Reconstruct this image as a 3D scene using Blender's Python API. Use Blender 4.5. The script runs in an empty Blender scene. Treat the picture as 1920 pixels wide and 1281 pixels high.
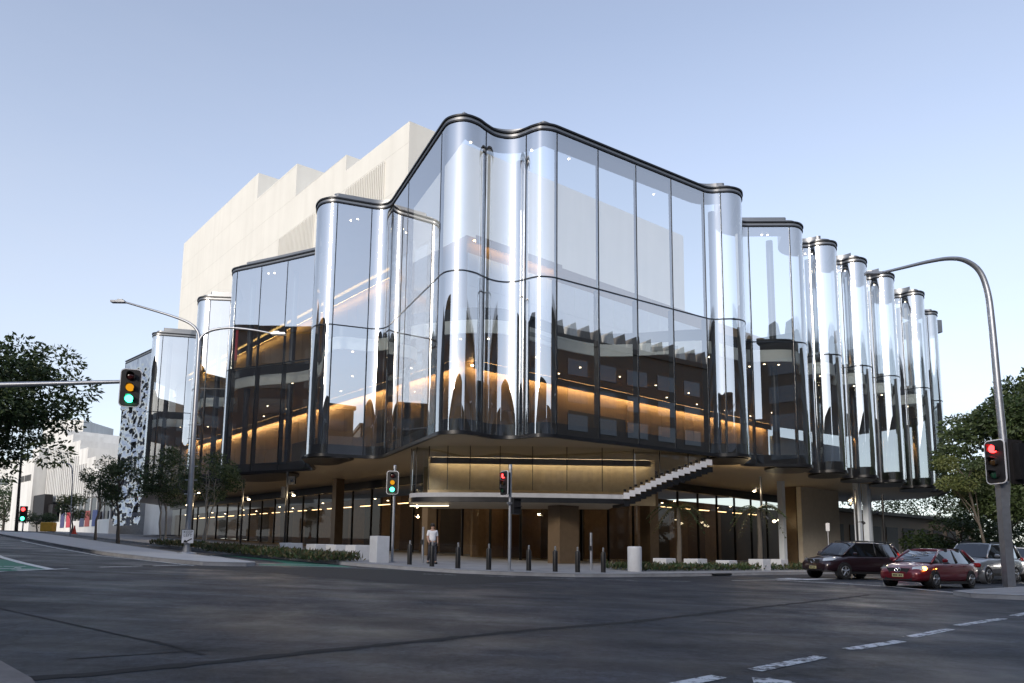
import bpy, bmesh, math, random
from mathutils import Vector, Matrix, noise
from mathutils.geometry import delaunay_2d_cdt
random.seed(11)
R = math.radians
sc = bpy.context.scene
COL = sc.collection
EYE = 1.18
# ------------------------------------------------------------------ camera
cd = bpy.data.cameras.new('camera'); cam = bpy.data.objects.new('camera', cd); COL.objects.link(cam); sc.camera = cam
PITCH, ROLL, FOC, PPY = R(7.3485), R(0.590), 1327.0, 866.43
cd.sensor_fit = 'HORIZONTAL'; cd.sensor_width = 36.0; cd.lens = FOC / 1920 * 36
cd.shift_y = (PPY - 640.5) / 1920
cd.clip_start = 0.1; cd.clip_end = 3000
cam.matrix_world = Matrix.Translation((0, 0, EYE)) @ Matrix.Rotation(R(90) + PITCH, 4, 'X') @ Matrix.Rotation(ROLL, 4, 'Z')
# ------------------------------------------------------------------ world and sun
SUN_AZ, SUN_EL = (-0.42, -0.90), 20.0            # direction towards the sun in plan, elevation in degrees
w = bpy.data.worlds.new('World'); sc.world = w; w.use_nodes = True
nt = w.node_tree; nt.nodes.clear()
sky = nt.nodes.new('ShaderNodeTexSky'); sky.sky_type = 'NISHITA'; sky.sun_disc = False
sky.sun_elevation = R(SUN_EL); sky.sun_rotation = math.atan2(SUN_AZ[0], SUN_AZ[1])
sky.air_density = 1.0; sky.dust_density = 0.35; sky.ozone_density = 2.0; sky.altitude = 20
hs = nt.nodes.new('ShaderNodeHueSaturation'); hs.inputs['Saturation'].default_value = 0.70; hs.inputs['Hue'].default_value = 0.506
bg = nt.nodes.new('ShaderNodeBackground'); bg.inputs['Strength'].default_value = 0.15
wo = nt.nodes.new('ShaderNodeOutputWorld')
hz = nt.nodes.new('ShaderNodeMix'); hz.data_type = 'RGBA'; hz.inputs[0].default_value = 0.5; hz.inputs[7].default_value = (2.60, 2.72, 3.02, 1)   # thin even evening haze over the clear sky
wc = nt.nodes.new('ShaderNodeTexCoord'); wm_ = nt.nodes.new('ShaderNodeMapping'); wm_.inputs['Scale'].default_value = (1, 1, 3.2); wz = nt.nodes.new('ShaderNodeTexNoise'); wz.inputs['Scale'].default_value = 1.7; wz.inputs['Detail'].default_value = 7; wz.inputs['Roughness'].default_value = 0.62
wr_ = nt.nodes.new('ShaderNodeMapRange'); wr_.inputs[1].default_value = 0.3; wr_.inputs[2].default_value = 0.72; wr_.inputs[3].default_value = 0.36; wr_.inputs[4].default_value = 0.66
nt.links.new(wc.outputs['Generated'], wm_.inputs[0]); nt.links.new(wm_.outputs[0], wz.inputs['Vector']); nt.links.new(wz.outputs[0], wr_.inputs[0]); 
sx_ = nt.nodes.new('ShaderNodeSeparateXYZ'); nt.links.new(wc.outputs['Generated'], sx_.inputs[0])
wh_ = nt.nodes.new('ShaderNodeMapRange'); wh_.inputs[1].default_value = 0.0; wh_.inputs[2].default_value = 0.62; wh_.inputs[3].default_value = 1.35; wh_.inputs[4].default_value = 0.15; nt.links.new(sx_.outputs[2], wh_.inputs[0])
wx_ = nt.nodes.new('ShaderNodeMath'); wx_.operation = 'MULTIPLY'; nt.links.new(wr_.outputs[0], wx_.inputs[0]); nt.links.new(wh_.outputs[0], wx_.inputs[1]); nt.links.new(wx_.outputs[0], hz.inputs[0])
nt.links.new(sky.outputs[0], hs.inputs['Color']); nt.links.new(hs.outputs[0], hz.inputs[6]); nt.links.new(hz.outputs[2], bg.inputs['Color']); nt.links.new(bg.outputs[0], wo.inputs[0])
sd = bpy.data.lights.new('sun', 'SUN'); sun = bpy.data.objects.new('sun', sd); COL.objects.link(sun)
sd.energy = 1.5; sd.angle = R(14); sd.color = (1.0, 0.89, 0.76)
_s = Vector((SUN_AZ[0], SUN_AZ[1], 0)).normalized() * math.cos(R(SUN_EL)) + Vector((0, 0, math.sin(R(SUN_EL))))
sun.rotation_euler = _s.to_track_quat('Z', 'Y').to_euler(); sun.location = _s * 60 + Vector((0, 0, 40))
sc.view_settings.view_transform = 'Standard'; sc.view_settings.look = 'None'; sc.view_settings.gamma = 1
sc.view_settings.exposure = 0.9
sc.render.engine = 'CYCLES'
sc.cycles.use_denoising = True
sc.cycles.max_bounces = 8; sc.cycles.transparent_max_bounces = 24; sc.cycles.glossy_bounces = 5; sc.cycles.diffuse_bounces = 3
sc.cycles.sample_clamp_indirect = 6

# ------------------------------------------------------------------ helpers
def ray(px, py):
    a, b = px - 960, py - PPY
    X = a * math.cos(ROLL) + b * math.sin(ROLL); Y = -a * math.sin(ROLL) + b * math.cos(ROLL)
    c, s = math.cos(PITCH), math.sin(PITCH)
    x = X / FOC; u = -Y / FOC
    return Vector((x, c - u * s, s + u * c))
def at(px, py, Y):
    """a surveyed point of the place: sighted at (px, py) in the photograph, Y metres ahead of the tripod"""
    r = ray(px, py); return r * (Y / r.y) + Vector((0, 0, EYE))
def soft(v, k):                       # smooth max(v, 0)
    return 0.5 * (v + math.sqrt(v * v + k * k)) - 0.0
def G(x, y):
    """height of the sloping street ground"""
    xl = -70 + soft(min(x, 400) + 70, 6)            # flattens past -70
    xr = 28 - soft(28 - xl, 6)                      # flattens past 28
    gx = -0.035 * xr + 0.017 * soft(xr, 5) - 0.0425
    yy = 95 - soft(95 - y, 8); yy = -25 + soft(yy + 25, 8)
    return gx + 0.014 * yy
def tag(o, label=None, cat=None, group=None, kind=None):
    if label: o['label'] = label
    if cat: o['category'] = cat
    if group: o['group'] = group
    if kind: o['kind'] = kind
    return o
def thing(name, loc, label, cat, group=None, rz=0.0):
    o = bpy.data.objects.new(name, None); COL.objects.link(o); o.location = loc; o.rotation_euler = (0, 0, rz)
    o.empty_display_size = 0.3
    return tag(o, label, cat, group)
def wloc(o):
    v = Vector((0, 0, 0))
    while o is not None: v += Vector(o.location); o = o.parent
    return v
class MB:
    """collects faces and links them as one mesh object"""
    def __init__(s): s.v = []; s.f = []; s.m = []
    def add(s, vs, fs, m=0):
        b = len(s.v); s.v += [tuple(p) for p in vs]; s.f += [tuple(i + b for i in f) for f in fs]; s.m += [m] * len(fs); return s
    def box(s, c, d, rz=0.0, m=0):
        cx, cy, cz = c; hx, hy, hz = d[0] / 2, d[1] / 2, d[2] / 2; co, si = math.cos(rz), math.sin(rz)
        vs = [(cx + x * co - y * si, cy + x * si + y * co, cz + z) for z in (-hz, hz) for x, y in ((-hx, -hy), (hx, -hy), (hx, hy), (-hx, hy))]
        return s.add(vs, [(3, 2, 1, 0), (4, 5, 6, 7), (0, 1, 5, 4), (1, 2, 6, 5), (2, 3, 7, 6), (3, 0, 4, 7)], m)
    def prism(s, poly, z0, z1, m=0):
        """poly counter-clockwise in plan; z0/z1 numbers or functions"""
        n = len(poly); f0 = z0 if callable(z0) else (lambda x, y: z0); f1 = z1 if callable(z1) else (lambda x, y: z1)
        vs = [(x, y, f0(x, y)) for x, y in poly] + [(x, y, f1(x, y)) for x, y in poly]
        return s.add(vs, [tuple(range(n - 1, -1, -1)), tuple(range(n, 2 * n))] + [(i, (i + 1) % n, n + (i + 1) % n, n + i) for i in range(n)], m)
    def tube(s, path, r, n=10, m=0, cap=True):
        path = [Vector(p) for p in path]; rs = r if isinstance(r, (list, tuple)) else [r] * len(path); b = []
        ref = Vector((0, 0, 1))
        for i, p in enumerate(path):
            t = (path[min(i + 1, len(path) - 1)] - path[max(i - 1, 0)]).normalized()
            if abs(t.dot(ref)) > 0.97: a = Vector((1, 0, 0))
            else: a = ref
            u = t.cross(a).normalized(); v = u.cross(t)
            if i and u.dot(pu) < 0: u, v = -u, -v
            pu = u
            b.append([p + (u * math.cos(k * 2 * math.pi / n) + v * math.sin(k * 2 * math.pi / n)) * rs[i] for k in range(n)])
        vs = [q for ring in b for q in ring]; fs = []
        for i in range(len(path) - 1):
            for k in range(n): fs.append((i * n + k, i * n + (k + 1) % n, (i + 1) * n + (k + 1) % n, (i + 1) * n + k))
        if cap: fs += [tuple(range(n - 1, -1, -1)), tuple((len(path) - 1) * n + k for k in range(n))]
        return s.add(vs, fs, m)
    def lathe(s, c, prof, n=16, m=0, axis='z'):
        vs = []
        for r_, h in prof:
            for k in range(n):
                a = 2 * math.pi * k / n
                if axis == 'z': vs.append((c[0] + r_ * math.cos(a), c[1] + r_ * math.sin(a), c[2] + h))
                elif axis == 'y': vs.append((c[0] + r_ * math.cos(a), c[1] + h, c[2] + r_ * math.sin(a)))
                else: vs.append((c[0] + h, c[1] + r_ * math.cos(a), c[2] + r_ * math.sin(a)))
        fs = [(i * n + k, i * n + (k + 1) % n, (i + 1) * n + (k + 1) % n, (i + 1) * n + k) for i in range(len(prof) - 1) for k in range(n)]
        fs += [tuple(range(n - 1, -1, -1)), tuple((len(prof) - 1) * n + k for k in range(n))]
        return s.add(vs, fs, m)
    def build(s, name, mats, parent=None, smooth=False, world=True, fix=True, auto=None):
        me = bpy.data.meshes.new(name)
        off = wloc(parent) if (parent is not None and world) else Vector((0, 0, 0))
        me.from_pydata([(a - off.x, b - off.y, c - off.z) for a, b, c in s.v], [], s.f)
        for mm in (mats if isinstance(mats, (list, tuple)) else [mats]): me.materials.append(mm)
        if any(s.m): me.polygons.foreach_set('material_index', s.m)
        if fix:
            bm = bmesh.new(); bm.from_mesh(me); bmesh.ops.recalc_face_normals(bm, faces=bm.faces); bm.to_mesh(me); bm.free()
        if smooth or auto:
            me.polygons.foreach_set('use_smooth', [True] * len(me.polygons))
            if auto: me.set_sharp_from_angle(angle=R(auto))
        me.update()
        o = bpy.data.objects.new(name, me); COL.objects.link(o)
        if parent is not None: o.parent = parent
        return o
def obj_like(name, src, parent, loc=(0, 0, 0), rot=None, mesh=None):
    o = bpy.data.objects.new(name, mesh or src.data); COL.objects.link(o); o.parent = parent; o.location = loc
    if rot: o.rotation_euler = rot
    return o
def copy_tree(o, parent=None):
    c = o.copy(); COL.objects.link(c); c.parent = parent
    for ch in list(o.children): copy_tree(ch, c)
    return c
def fill(poly, z, name, mats, parent=None, world=True, up=True):
    bm = bmesh.new(); off = wloc(parent) if (parent is not None and world) else Vector((0, 0, 0))
    fz = z if callable(z) else (lambda x, y: z)
    cv, _, cf, _, _, _ = delaunay_2d_cdt([Vector(p) for p in poly], [], [list(range(len(poly)))], 1, 1e-5)
    vs = [bm.verts.new((p.x - off.x, p.y - off.y, fz(p.x, p.y) - off.z)) for p in cv]
    for f in cf:
        if len(set(f)) > 2: bm.faces.new([vs[i] for i in f])
    for f in bm.faces:
        f.normal_update()
        if (f.normal.z > 0) != up: f.normal_flip()
    me = bpy.data.meshes.new(name); bm.to_mesh(me); bm.free(); me.materials.append(mats)
    o = bpy.data.objects.new(name, me); COL.objects.link(o); o.parent = parent
    return o
# ------------------------------------------------------------------ materials
def newmat(name):
    m = bpy.data.materials.new(name); m.use_nodes = True; n = m.node_tree.nodes; n.clear()
    o = n.new('ShaderNodeOutputMaterial'); return m, m.node_tree, o
def mat(name, col, rough=0.6, metal=0.0, var=0.15, scale=3.0, bump=0.0, bscale=40.0, spec=0.5, coat=0.0, stretch=None, dirt=0.0, streak=False):
    m, t, o = newmat(name); N, L = t.nodes, t.links
    b = N.new('ShaderNodeBsdfPrincipled'); L.new(b.outputs[0], o.inputs[0])
    b.inputs['Roughness'].default_value = rough; b.inputs['Metallic'].default_value = metal
    b.inputs['Specular IOR Level'].default_value = spec
    if coat: b.inputs['Coat Weight'].default_value = coat; b.inputs['Coat Roughness'].default_value = 0.05
    tc = N.new('ShaderNodeTexCoord'); src = tc.outputs['Object']
    if stretch:
        mp = N.new('ShaderNodeMapping'); mp.inputs['Scale'].default_value = stretch; L.new(src, mp.inputs[0]); src = mp.outputs[0]
    nz = N.new('ShaderNodeTexNoise'); nz.inputs['Scale'].default_value = scale; nz.inputs['Detail'].default_value = 6; nz.inputs['Roughness'].default_value = 0.6
    L.new(src, nz.inputs['Vector'])
    mr = N.new('ShaderNodeMapRange'); mr.inputs[1].default_value = 0.25; mr.inputs[2].default_value = 0.75
    mr.inputs[3].default_value = 1 - var; mr.inputs[4].default_value = 1 + var; L.new(nz.outputs[0], mr.inputs[0])
    mx = N.new('ShaderNodeMix'); mx.data_type = 'RGBA'; mx.blend_type = 'MULTIPLY'; mx.inputs[0].default_value = 1
    mx.inputs[6].default_value = (*col, 1); L.new(mr.outputs[0], mx.inputs[7])
    out = mx.outputs[2]
    if dirt:
        n2 = N.new('ShaderNodeTexNoise'); n2.inputs['Scale'].default_value = 0.6; n2.inputs['Detail'].default_value = 8
        if streak:
            mp2 = N.new('ShaderNodeMapping'); mp2.inputs['Scale'].default_value = (1.6, 1.6, 0.12); L.new(tc.outputs['Object'], mp2.inputs[0]); L.new(mp2.outputs[0], n2.inputs['Vector'])
        else: L.new(tc.outputs['Object'], n2.inputs['Vector'])
        m2 = N.new('ShaderNodeMapRange'); m2.inputs[1].default_value = 0.42; m2.inputs[2].default_value = 0.7; m2.inputs[3].default_value = 0; m2.inputs[4].default_value = dirt; L.new(n2.outputs[0], m2.inputs[0])
        mx2 = N.new('ShaderNodeMix'); mx2.data_type = 'RGBA'; L.new(m2.outputs[0], mx2.inputs[0]); L.new(out, mx2.inputs[6]); mx2.inputs[7].default_value = (col[0] * .45, col[1] * .42, col[2] * .38, 1)
        out = mx2.outputs[2]
    L.new(out, b.inputs['Base Color'])
    r2 = N.new('ShaderNodeMapRange'); r2.inputs[3].default_value = max(0.02, rough - 0.08); r2.inputs[4].default_value = min(1, rough + 0.08); L.new(nz.outputs[0], r2.inputs[0]); L.new(r2.outputs[0], b.inputs['Roughness'])
    if bump:
        n3 = N.new('ShaderNodeTexNoise'); n3.inputs['Scale'].default_value = bscale; n3.inputs['Detail'].default_value = 4; L.new(src, n3.inputs['Vector'])
        bp = N.new('ShaderNodeBump'); bp.inputs['Strength'].default_value = bump; bp.inputs['Distance'].default_value = 0.02; L.new(n3.outputs[0], bp.inputs['Height']); L.new(bp.outputs[0], b.inputs['Normal'])
    return m
def emit(name, col, strength, sample=False, base=(0.02, 0.02, 0.02)):
    m, t, o = newmat(name); e = t.nodes.new('ShaderNodeEmission'); e.inputs[0].default_value = (*col, 1); e.inputs[1].default_value = strength
    t.links.new(e.outputs[0], o.inputs[0])
    m.cycles.emission_sampling = 'FRONT_BACK' if sample else 'NONE'
    return m
def glassmat(name, base=0.34, tint=(0.80, 0.88, 0.86), refl=(0.95, 0.97, 1.0), rough=0.0, wob=0.0, top=0.97):
    m, t, o = newmat(name); N, L = t.nodes, t.links
    lw = N.new('ShaderNodeLayerWeight'); lw.inputs[0].default_value = 0.5
    p = N.new('ShaderNodeMath'); p.operation = 'POWER'; p.inputs[1].default_value = 4.0; L.new(lw.outputs['Facing'], p.inputs[0])
    mr = N.new('ShaderNodeMapRange'); mr.inputs[3].default_value = base; mr.inputs[4].default_value = top; L.new(p.outputs[0], mr.inputs[0])
    tr = N.new('ShaderNodeBsdfTransparent'); tr.inputs[0].default_value = (*tint, 1)
    gl = N.new('ShaderNodeBsdfGlossy'); gl.inputs[0].default_value = (*refl, 1); gl.inputs['Roughness'].default_value = rough
    if wob:
        tc = N.new('ShaderNodeTexCoord'); nz = N.new('ShaderNodeTexNoise'); nz.inputs['Scale'].default_value = 0.35; nz.inputs['Detail'].default_value = 1; L.new(tc.outputs['Object'], nz.inputs['Vector'])
        bp = N.new('ShaderNodeBump'); bp.inputs['Strength'].default_value = wob; bp.inputs['Distance'].default_value = 0.05; L.new(nz.outputs[0], bp.inputs['Height']); L.new(bp.outputs[0], gl.inputs['Normal'])
    mx = N.new('ShaderNodeMixShader'); L.new(mr.outputs[0], mx.inputs[0]); L.new(tr.outputs[0], mx.inputs[1]); L.new(gl.outputs[0], mx.inputs[2]); L.new(mx.outputs[0], o.inputs[0])
    return m
def leafmat(name, c1, c2):
    m, t, o = newmat(name); N, L = t.nodes, t.links
    g = N.new('ShaderNodeNewGeometry'); mx = N.new('ShaderNodeMix'); mx.data_type = 'RGBA'; L.new(g.outputs['Random Per Island'], mx.inputs[0]); mx.inputs[6].default_value = (*c1, 1); mx.inputs[7].default_value = (*c2, 1)
    b = N.new('ShaderNodeBsdfPrincipled'); L.new(mx.outputs[2], b.inputs['Base Color']); b.inputs['Roughness'].default_value = 0.5
    tl = N.new('ShaderNodeBsdfTranslucent'); L.new(mx.outputs[2], tl.inputs[0])
    ms = N.new('ShaderNodeMixShader'); ms.inputs[0].default_value = 0.25; L.new(b.outputs[0], ms.inputs[1]); L.new(tl.outputs[0], ms.inputs[2]); L.new(ms.outputs[0], o.inputs[0])
    return m
def asphalt():
    m, t, o = newmat('asphalt'); N, L = t.nodes, t.links
    b = N.new('ShaderNodeBsdfPrincipled'); L.new(b.outputs[0], o.inputs[0]); tc = N.new('ShaderNodeTexCoord'); b.inputs['Specular IOR Level'].default_value = 0.22
    def nz(scale, det=5, vec=None, rough=0.6):
        n = N.new('ShaderNodeTexNoise'); n.inputs['Scale'].default_value = scale; n.inputs['Detail'].default_value = det; n.inputs['Roughness'].default_value = rough; L.new(vec or tc.outputs['Object'], n.inputs['Vector']); return n.outputs[0]
    def rng(src, a, b_, c, d):
        r = N.new('ShaderNodeMapRange'); r.inputs[1].default_value = a; r.inputs[2].default_value = b_; r.inputs[3].default_value = c; r.inputs[4].default_value = d; L.new(src, r.inputs[0]); return r.outputs[0]
    def mul(a, c):
        k = N.new('ShaderNodeMath'); k.operation = 'MULTIPLY'; L.new(a, k.inputs[0]); L.new(c, k.inputs[1]); return k.outputs[0]
    # wheel-polished streaks along both streets
    mp = N.new('ShaderNodeMapping'); mp.inputs['Rotation'].default_value = (0, 0, R(-39)); mp.inputs['Scale'].default_value = (0.03, 1.9, 1); L.new(tc.outputs['Object'], mp.inputs[0])
    mp2 = N.new('ShaderNodeMapping'); mp2.inputs['Rotation'].default_value = (0, 0, R(10)); mp2.inputs['Scale'].default_value = (0.035, 1.5, 1); L.new(tc.outputs['Object'], mp2.inputs[0])
    st = rng(nz(1.0, 6, mp.outputs[0]), 0.3, 0.7, 0.58, 1.45); st2 = rng(nz(1.0, 6, mp2.outputs[0]), 0.3, 0.7, 0.62, 1.4)
    pt = rng(nz(0.22, 7), 0.3, 0.7, 0.7, 1.3); sp = rng(nz(9, 8, None, 0.95), 0.36, 0.66, 0.1, 2.3); sp2 = rng(nz(3, 8, None, .85), 0.3, 0.7, 0.6, 1.45)
    v = mul(mul(mul(st, st2), mul(pt, sp)), sp2)
    vo = N.new('ShaderNodeTexVoronoi'); vo.feature = 'DISTANCE_TO_EDGE'; vo.inputs['Scale'].default_value = 0.32
    wn = N.new('ShaderNodeTexNoise'); wn.inputs['Scale'].default_value = 1.6; wn.inputs['Detail'].default_value = 6; L.new(tc.outputs['Object'], wn.inputs['Vector'])
    va = N.new('ShaderNodeVectorMath'); va.operation = 'MULTIPLY_ADD'; L.new(wn.outputs[1], va.inputs[0]); va.inputs[1].default_value = (1.1, 1.1, 0); L.new(tc.outputs['Object'], va.inputs[2]); L.new(va.outputs[0], vo.inputs['Vector'])
    ck = rng(vo.outputs[0], 0.0, 0.006, 0.0, 1.0); msk = rng(nz(0.13, 3), 0.46, 0.56, 1.0, 0.35)
    mxk = N.new('ShaderNodeMath'); mxk.operation = 'MAXIMUM'; L.new(ck, mxk.inputs[0]); L.new(msk, mxk.inputs[1]); v = mul(v, mxk.outputs[0])
    cr = N.new('ShaderNodeMix'); cr.data_type = 'RGBA'; cr.blend_type = 'MULTIPLY'; cr.inputs[0].default_value = 1; cr.inputs[6].default_value = (0.0235, 0.0275, 0.036, 1); L.new(v, cr.inputs[7])
    L.new(cr.outputs[2], b.inputs['Base Color'])
    L.new(rng(nz(0.5, 5), 0.3, 0.7, 0.42, 0.75), b.inputs['Roughness'])
    bp = N.new('ShaderNodeBump'); bp.inputs['Strength'].default_value = 0.55; bp.inputs['Distance'].default_value = 0.012; L.new(nz(90, 3, None, 0.7), bp.inputs['Height']); L.new(bp.outputs[0], b.inputs['Normal'])
    return m
def paint(name, col, wear=0.45, scale=9.0):
    """road paint worn through to the asphalt in patches"""
    m, t, o = newmat(name); N, L = t.nodes, t.links
    b = N.new('ShaderNodeBsdfPrincipled'); L.new(b.outputs[0], o.inputs[0]); b.inputs['Roughness'].default_value = 0.7; tc = N.new('ShaderNodeTexCoord')
    n = N.new('ShaderNodeTexNoise'); n.inputs['Scale'].default_value = scale; n.inputs['Detail'].default_value = 8; n.inputs['Roughness'].default_value = 0.75; L.new(tc.outputs['Object'], n.inputs['Vector'])
    r = N.new('ShaderNodeMapRange'); r.inputs[1].default_value = wear - 0.03; r.inputs[2].default_value = wear + 0.03; L.new(n.outputs[0], r.inputs[0])
    mx = N.new('ShaderNodeMix'); mx.data_type = 'RGBA'; L.new(r.outputs[0], mx.inputs[0]); mx.inputs[6].default_value = (0.04, 0.042, 0.048, 1); mx.inputs[7].default_value = (*col, 1); L.new(mx.outputs[2], b.inputs['Base Color'])
    return m
M = {}
M['asphalt'] = asphalt()
M['patch'] = mat('asphalt_patch', (0.0135, 0.015, 0.019), 0.75, var=0.4, scale=30, bump=0.5, bscale=90)
M['tar'] = mat('tar_seal', (0.010, 0.010, 0.011), 0.9, var=0.4, scale=12)
M['white_paint'] = paint('white_road_paint', (0.62, 0.64, 0.66), 0.40)
M['worn_paint'] = paint('worn_road_paint', (0.62, 0.64, 0.66), 0.47, 7)
M['green_paint'] = paint('green_lane_paint', (0.02, 0.16, 0.11), 0.36)
M['concrete'] = mat('concrete_paving', (0.30, 0.30, 0.31), 0.85, var=0.2, scale=1.6, bump=0.25, bscale=25, dirt=0.35)
M['kerb'] = mat('kerb_concrete', (0.36, 0.36, 0.37), 0.85, var=0.2, scale=2.5, bump=0.2, dirt=0.4)
M['nearpave'] = mat('near_paving', (0.20, 0.18, 0.17), 0.85, var=0.25, scale=4, bump=0.4, bscale=40, dirt=0.4)
M['white_concrete'] = mat('white_render', (0.72, 0.70, 0.645), 0.8, var=0.04, scale=0.3, bump=0.08, bscale=8, dirt=0.10, streak=True)
M['precast'] = mat('precast_concrete', (0.76, 0.75, 0.72), 0.85, var=0.08, scale=0.4, bump=0.15, bscale=6, dirt=0.25, streak=True)
M['glass'] = glassmat('facade_glass', 0.56, (0.95, 0.985, 0.98), (1.0, 1.0, 1.0))
M['mezz_glass'] = glassmat('mezzanine_glass', 0.30, (0.86, 0.9, 0.86))
M['lobby_glass'] = glassmat('lobby_glass', 0.035, (0.72, 0.72, 0.68), top=0.30)
M['black'] = mat('black_metal', (0.012, 0.013, 0.016), 0.35, 0.3, var=0.2, scale=3)
M['dark_fin'] = mat('dark_mullion', (0.02, 0.024, 0.03), 0.35, 0.6, var=0.2)
M['grey_metal'] = mat('grey_roof_metal', (0.20, 0.205, 0.215), 0.38, 0.75, var=0.12, scale=0.8)
M['galv'] = mat('galvanised_steel', (0.36, 0.38, 0.42), 0.42, 0.75, var=0.15, scale=5, dirt=0.2)
M['soffit'] = mat('bronze_soffit', (0.46, 0.37, 0.25), 0.45, 0.1, var=0.10, scale=0.25)
M['bronze'] = mat('bronze_timber_wall', (0.22, 0.145, 0.075), 0.5, 0.15, var=0.18, scale=1.2, stretch=(4, 4, 0.3))
M['ceiling'] = mat('timber_ceiling', (0.24, 0.17, 0.10), 0.55, 0.0, var=0.15, scale=1.5, stretch=(0.6, 6, 1))
M['pale'] = mat('pale_slab_edge', (0.88, 0.92, 0.91), 0.5, var=0.05)
M['vent'] = mat('grey_vent', (0.35, 0.38, 0.38), 0.5, var=0.1)
M['inner_white'] = mat('white_inner_wall', (0.55, 0.60, 0.66), 0.7, var=0.05)
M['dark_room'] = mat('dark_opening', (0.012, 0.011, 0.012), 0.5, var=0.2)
M['dark_floor'] = mat('dark_floor', (0.03, 0.028, 0.028), 0.3, var=0.2)
M['column'] = mat('dark_blue_column', (0.025, 0.032, 0.05), 0.4, 0.2, var=0.2)
M['stair_white'] = mat('stair_white', (0.50, 0.51, 0.55), 0.6, var=0.05)
M['brown_wall'] = mat('brown_lobby_wall', (0.17, 0.115, 0.07), 0.5, var=0.2, scale=0.8)
M['cove'] = emit('warm_cove_light', (1.0, 0.64, 0.28), 34.0, True)
M['cove2'] = emit('warm_ceiling_light', (1.0, 0.70, 0.40), 4.0, True)
M['down'] = emit('downlight', (1.0, 0.80, 0.52), 9.0)
M['lamp_spot'] = emit('spot_lamp', (1.0, 0.80, 0.48), 10.0)
M['lobby_glow'] = emit('lobby_glow', (1.0, 0.62, 0.30), 3.2, True)
M['mezz_glow'] = emit('mezzanine_glow', (1.0, 0.78, 0.52), 6.0, True)
M['strip'] = emit('led_strip', (1.0, 0.82, 0.58), 1.3)
M['rubber'] = mat('tyre_rubber', (0.012, 0.012, 0.013), 0.8, var=0.3, scale=12)

# ------------------------------------------------------------------ ground, roads, footpaths
def sheet(name, fz, xs, ys, m):
    vs = [(x, y, fz(x, y)) for y in ys for x in xs]; n = len(xs)
    fs = [(j * n + i, j * n + i + 1, (j + 1) * n + i + 1, (j + 1) * n + i) for j in range(len(ys) - 1) for i in range(n - 1)]
    b = MB(); b.add(vs, fs); o = b.build(name, m, fix=False); o.data.polygons.foreach_set('use_smooth', [True] * len(o.data.polygons)); return o
xs = [-900, -600, -400, -300, -220, -160, -120, -100, -90] + [-80 + i for i in range(131)] + [56, 64, 76, 95, 120, 160, 240, 400, 600, 900]
ys = [-400, -250, -150, -100, -70, -50, -40, -34] + [-28 + i for i in range(131)] + [106, 112, 120, 135, 160, 200, 300, 500, 900, 1600]
road = tag(sheet('road', G, xs, ys, M['asphalt']), kind='structure')
KERB = 0.13
def subdivide(poly, step=1.0, closed=True):
    out = []
    n = len(poly)
    for i in range(n if closed else n - 1):
        a, b = poly[i], poly[(i + 1) % n]; d = math.dist(a, b); k = max(1, int(d / step))
        out += [(a[0] + (b[0] - a[0]) * j / k, a[1] + (b[1] - a[1]) * j / k) for j in range(k)]
    if not closed: out.append(poly[-1])
    return out
def offset(poly, d):
    """left-hand offset of an open polyline"""
    out = []
    for i, p in enumerate(poly):
        a = Vector(poly[max(i - 1, 0)]); b = Vector(poly[min(i + 1, len(poly) - 1)]); t = (b - a).normalized()
        out.append((p[0] - t.y * d, p[1] + t.x * d))
    return out
def gridfill(poly, h, name, m, parent=None, step=2.0, kind=None):
    """pavement that follows the sloping ground: filled outline cut on a grid"""
    bm = bmesh.new(); cv, _, cf, _, _, _ = delaunay_2d_cdt([Vector(p) for p in poly], [], [list(range(len(poly)))], 1, 1e-5)
    vs = [bm.verts.new((p.x, p.y, 0)) for p in cv]
    for f in cf: bm.faces.new([vs[i] for i in f])
    x0, x1 = min(p[0] for p in poly), max(p[0] for p in poly); y0, y1 = min(p[1] for p in poly), max(p[1] for p in poly)
    for ax, lo, hi in ((0, x0, x1), (1, y0, y1)):
        k = lo + step
        while k < hi:
            co = (k, 0, 0) if ax == 0 else (0, k, 0); no = (1, 0, 0) if ax == 0 else (0, 1, 0)
            bmesh.ops.bisect_plane(bm, geom=bm.verts[:] + bm.edges[:] + bm.faces[:], plane_co=co, plane_no=no); k += step
    bmesh.ops.triangulate(bm, faces=bm.faces[:])
    for v in bm.verts: v.co.z = G(v.co.x, v.co.y) + h
    for f in bm.faces:
        f.normal_update()
        if f.normal.z < 0: f.normal_flip()
    me = bpy.data.meshes.new(name); bm.to_mesh(me); bm.free(); me.materials.append(m)
    o = bpy.data.objects.new(name, me); COL.objects.link(o); o.parent = parent
    if kind: o['kind'] = kind
    return o
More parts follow.
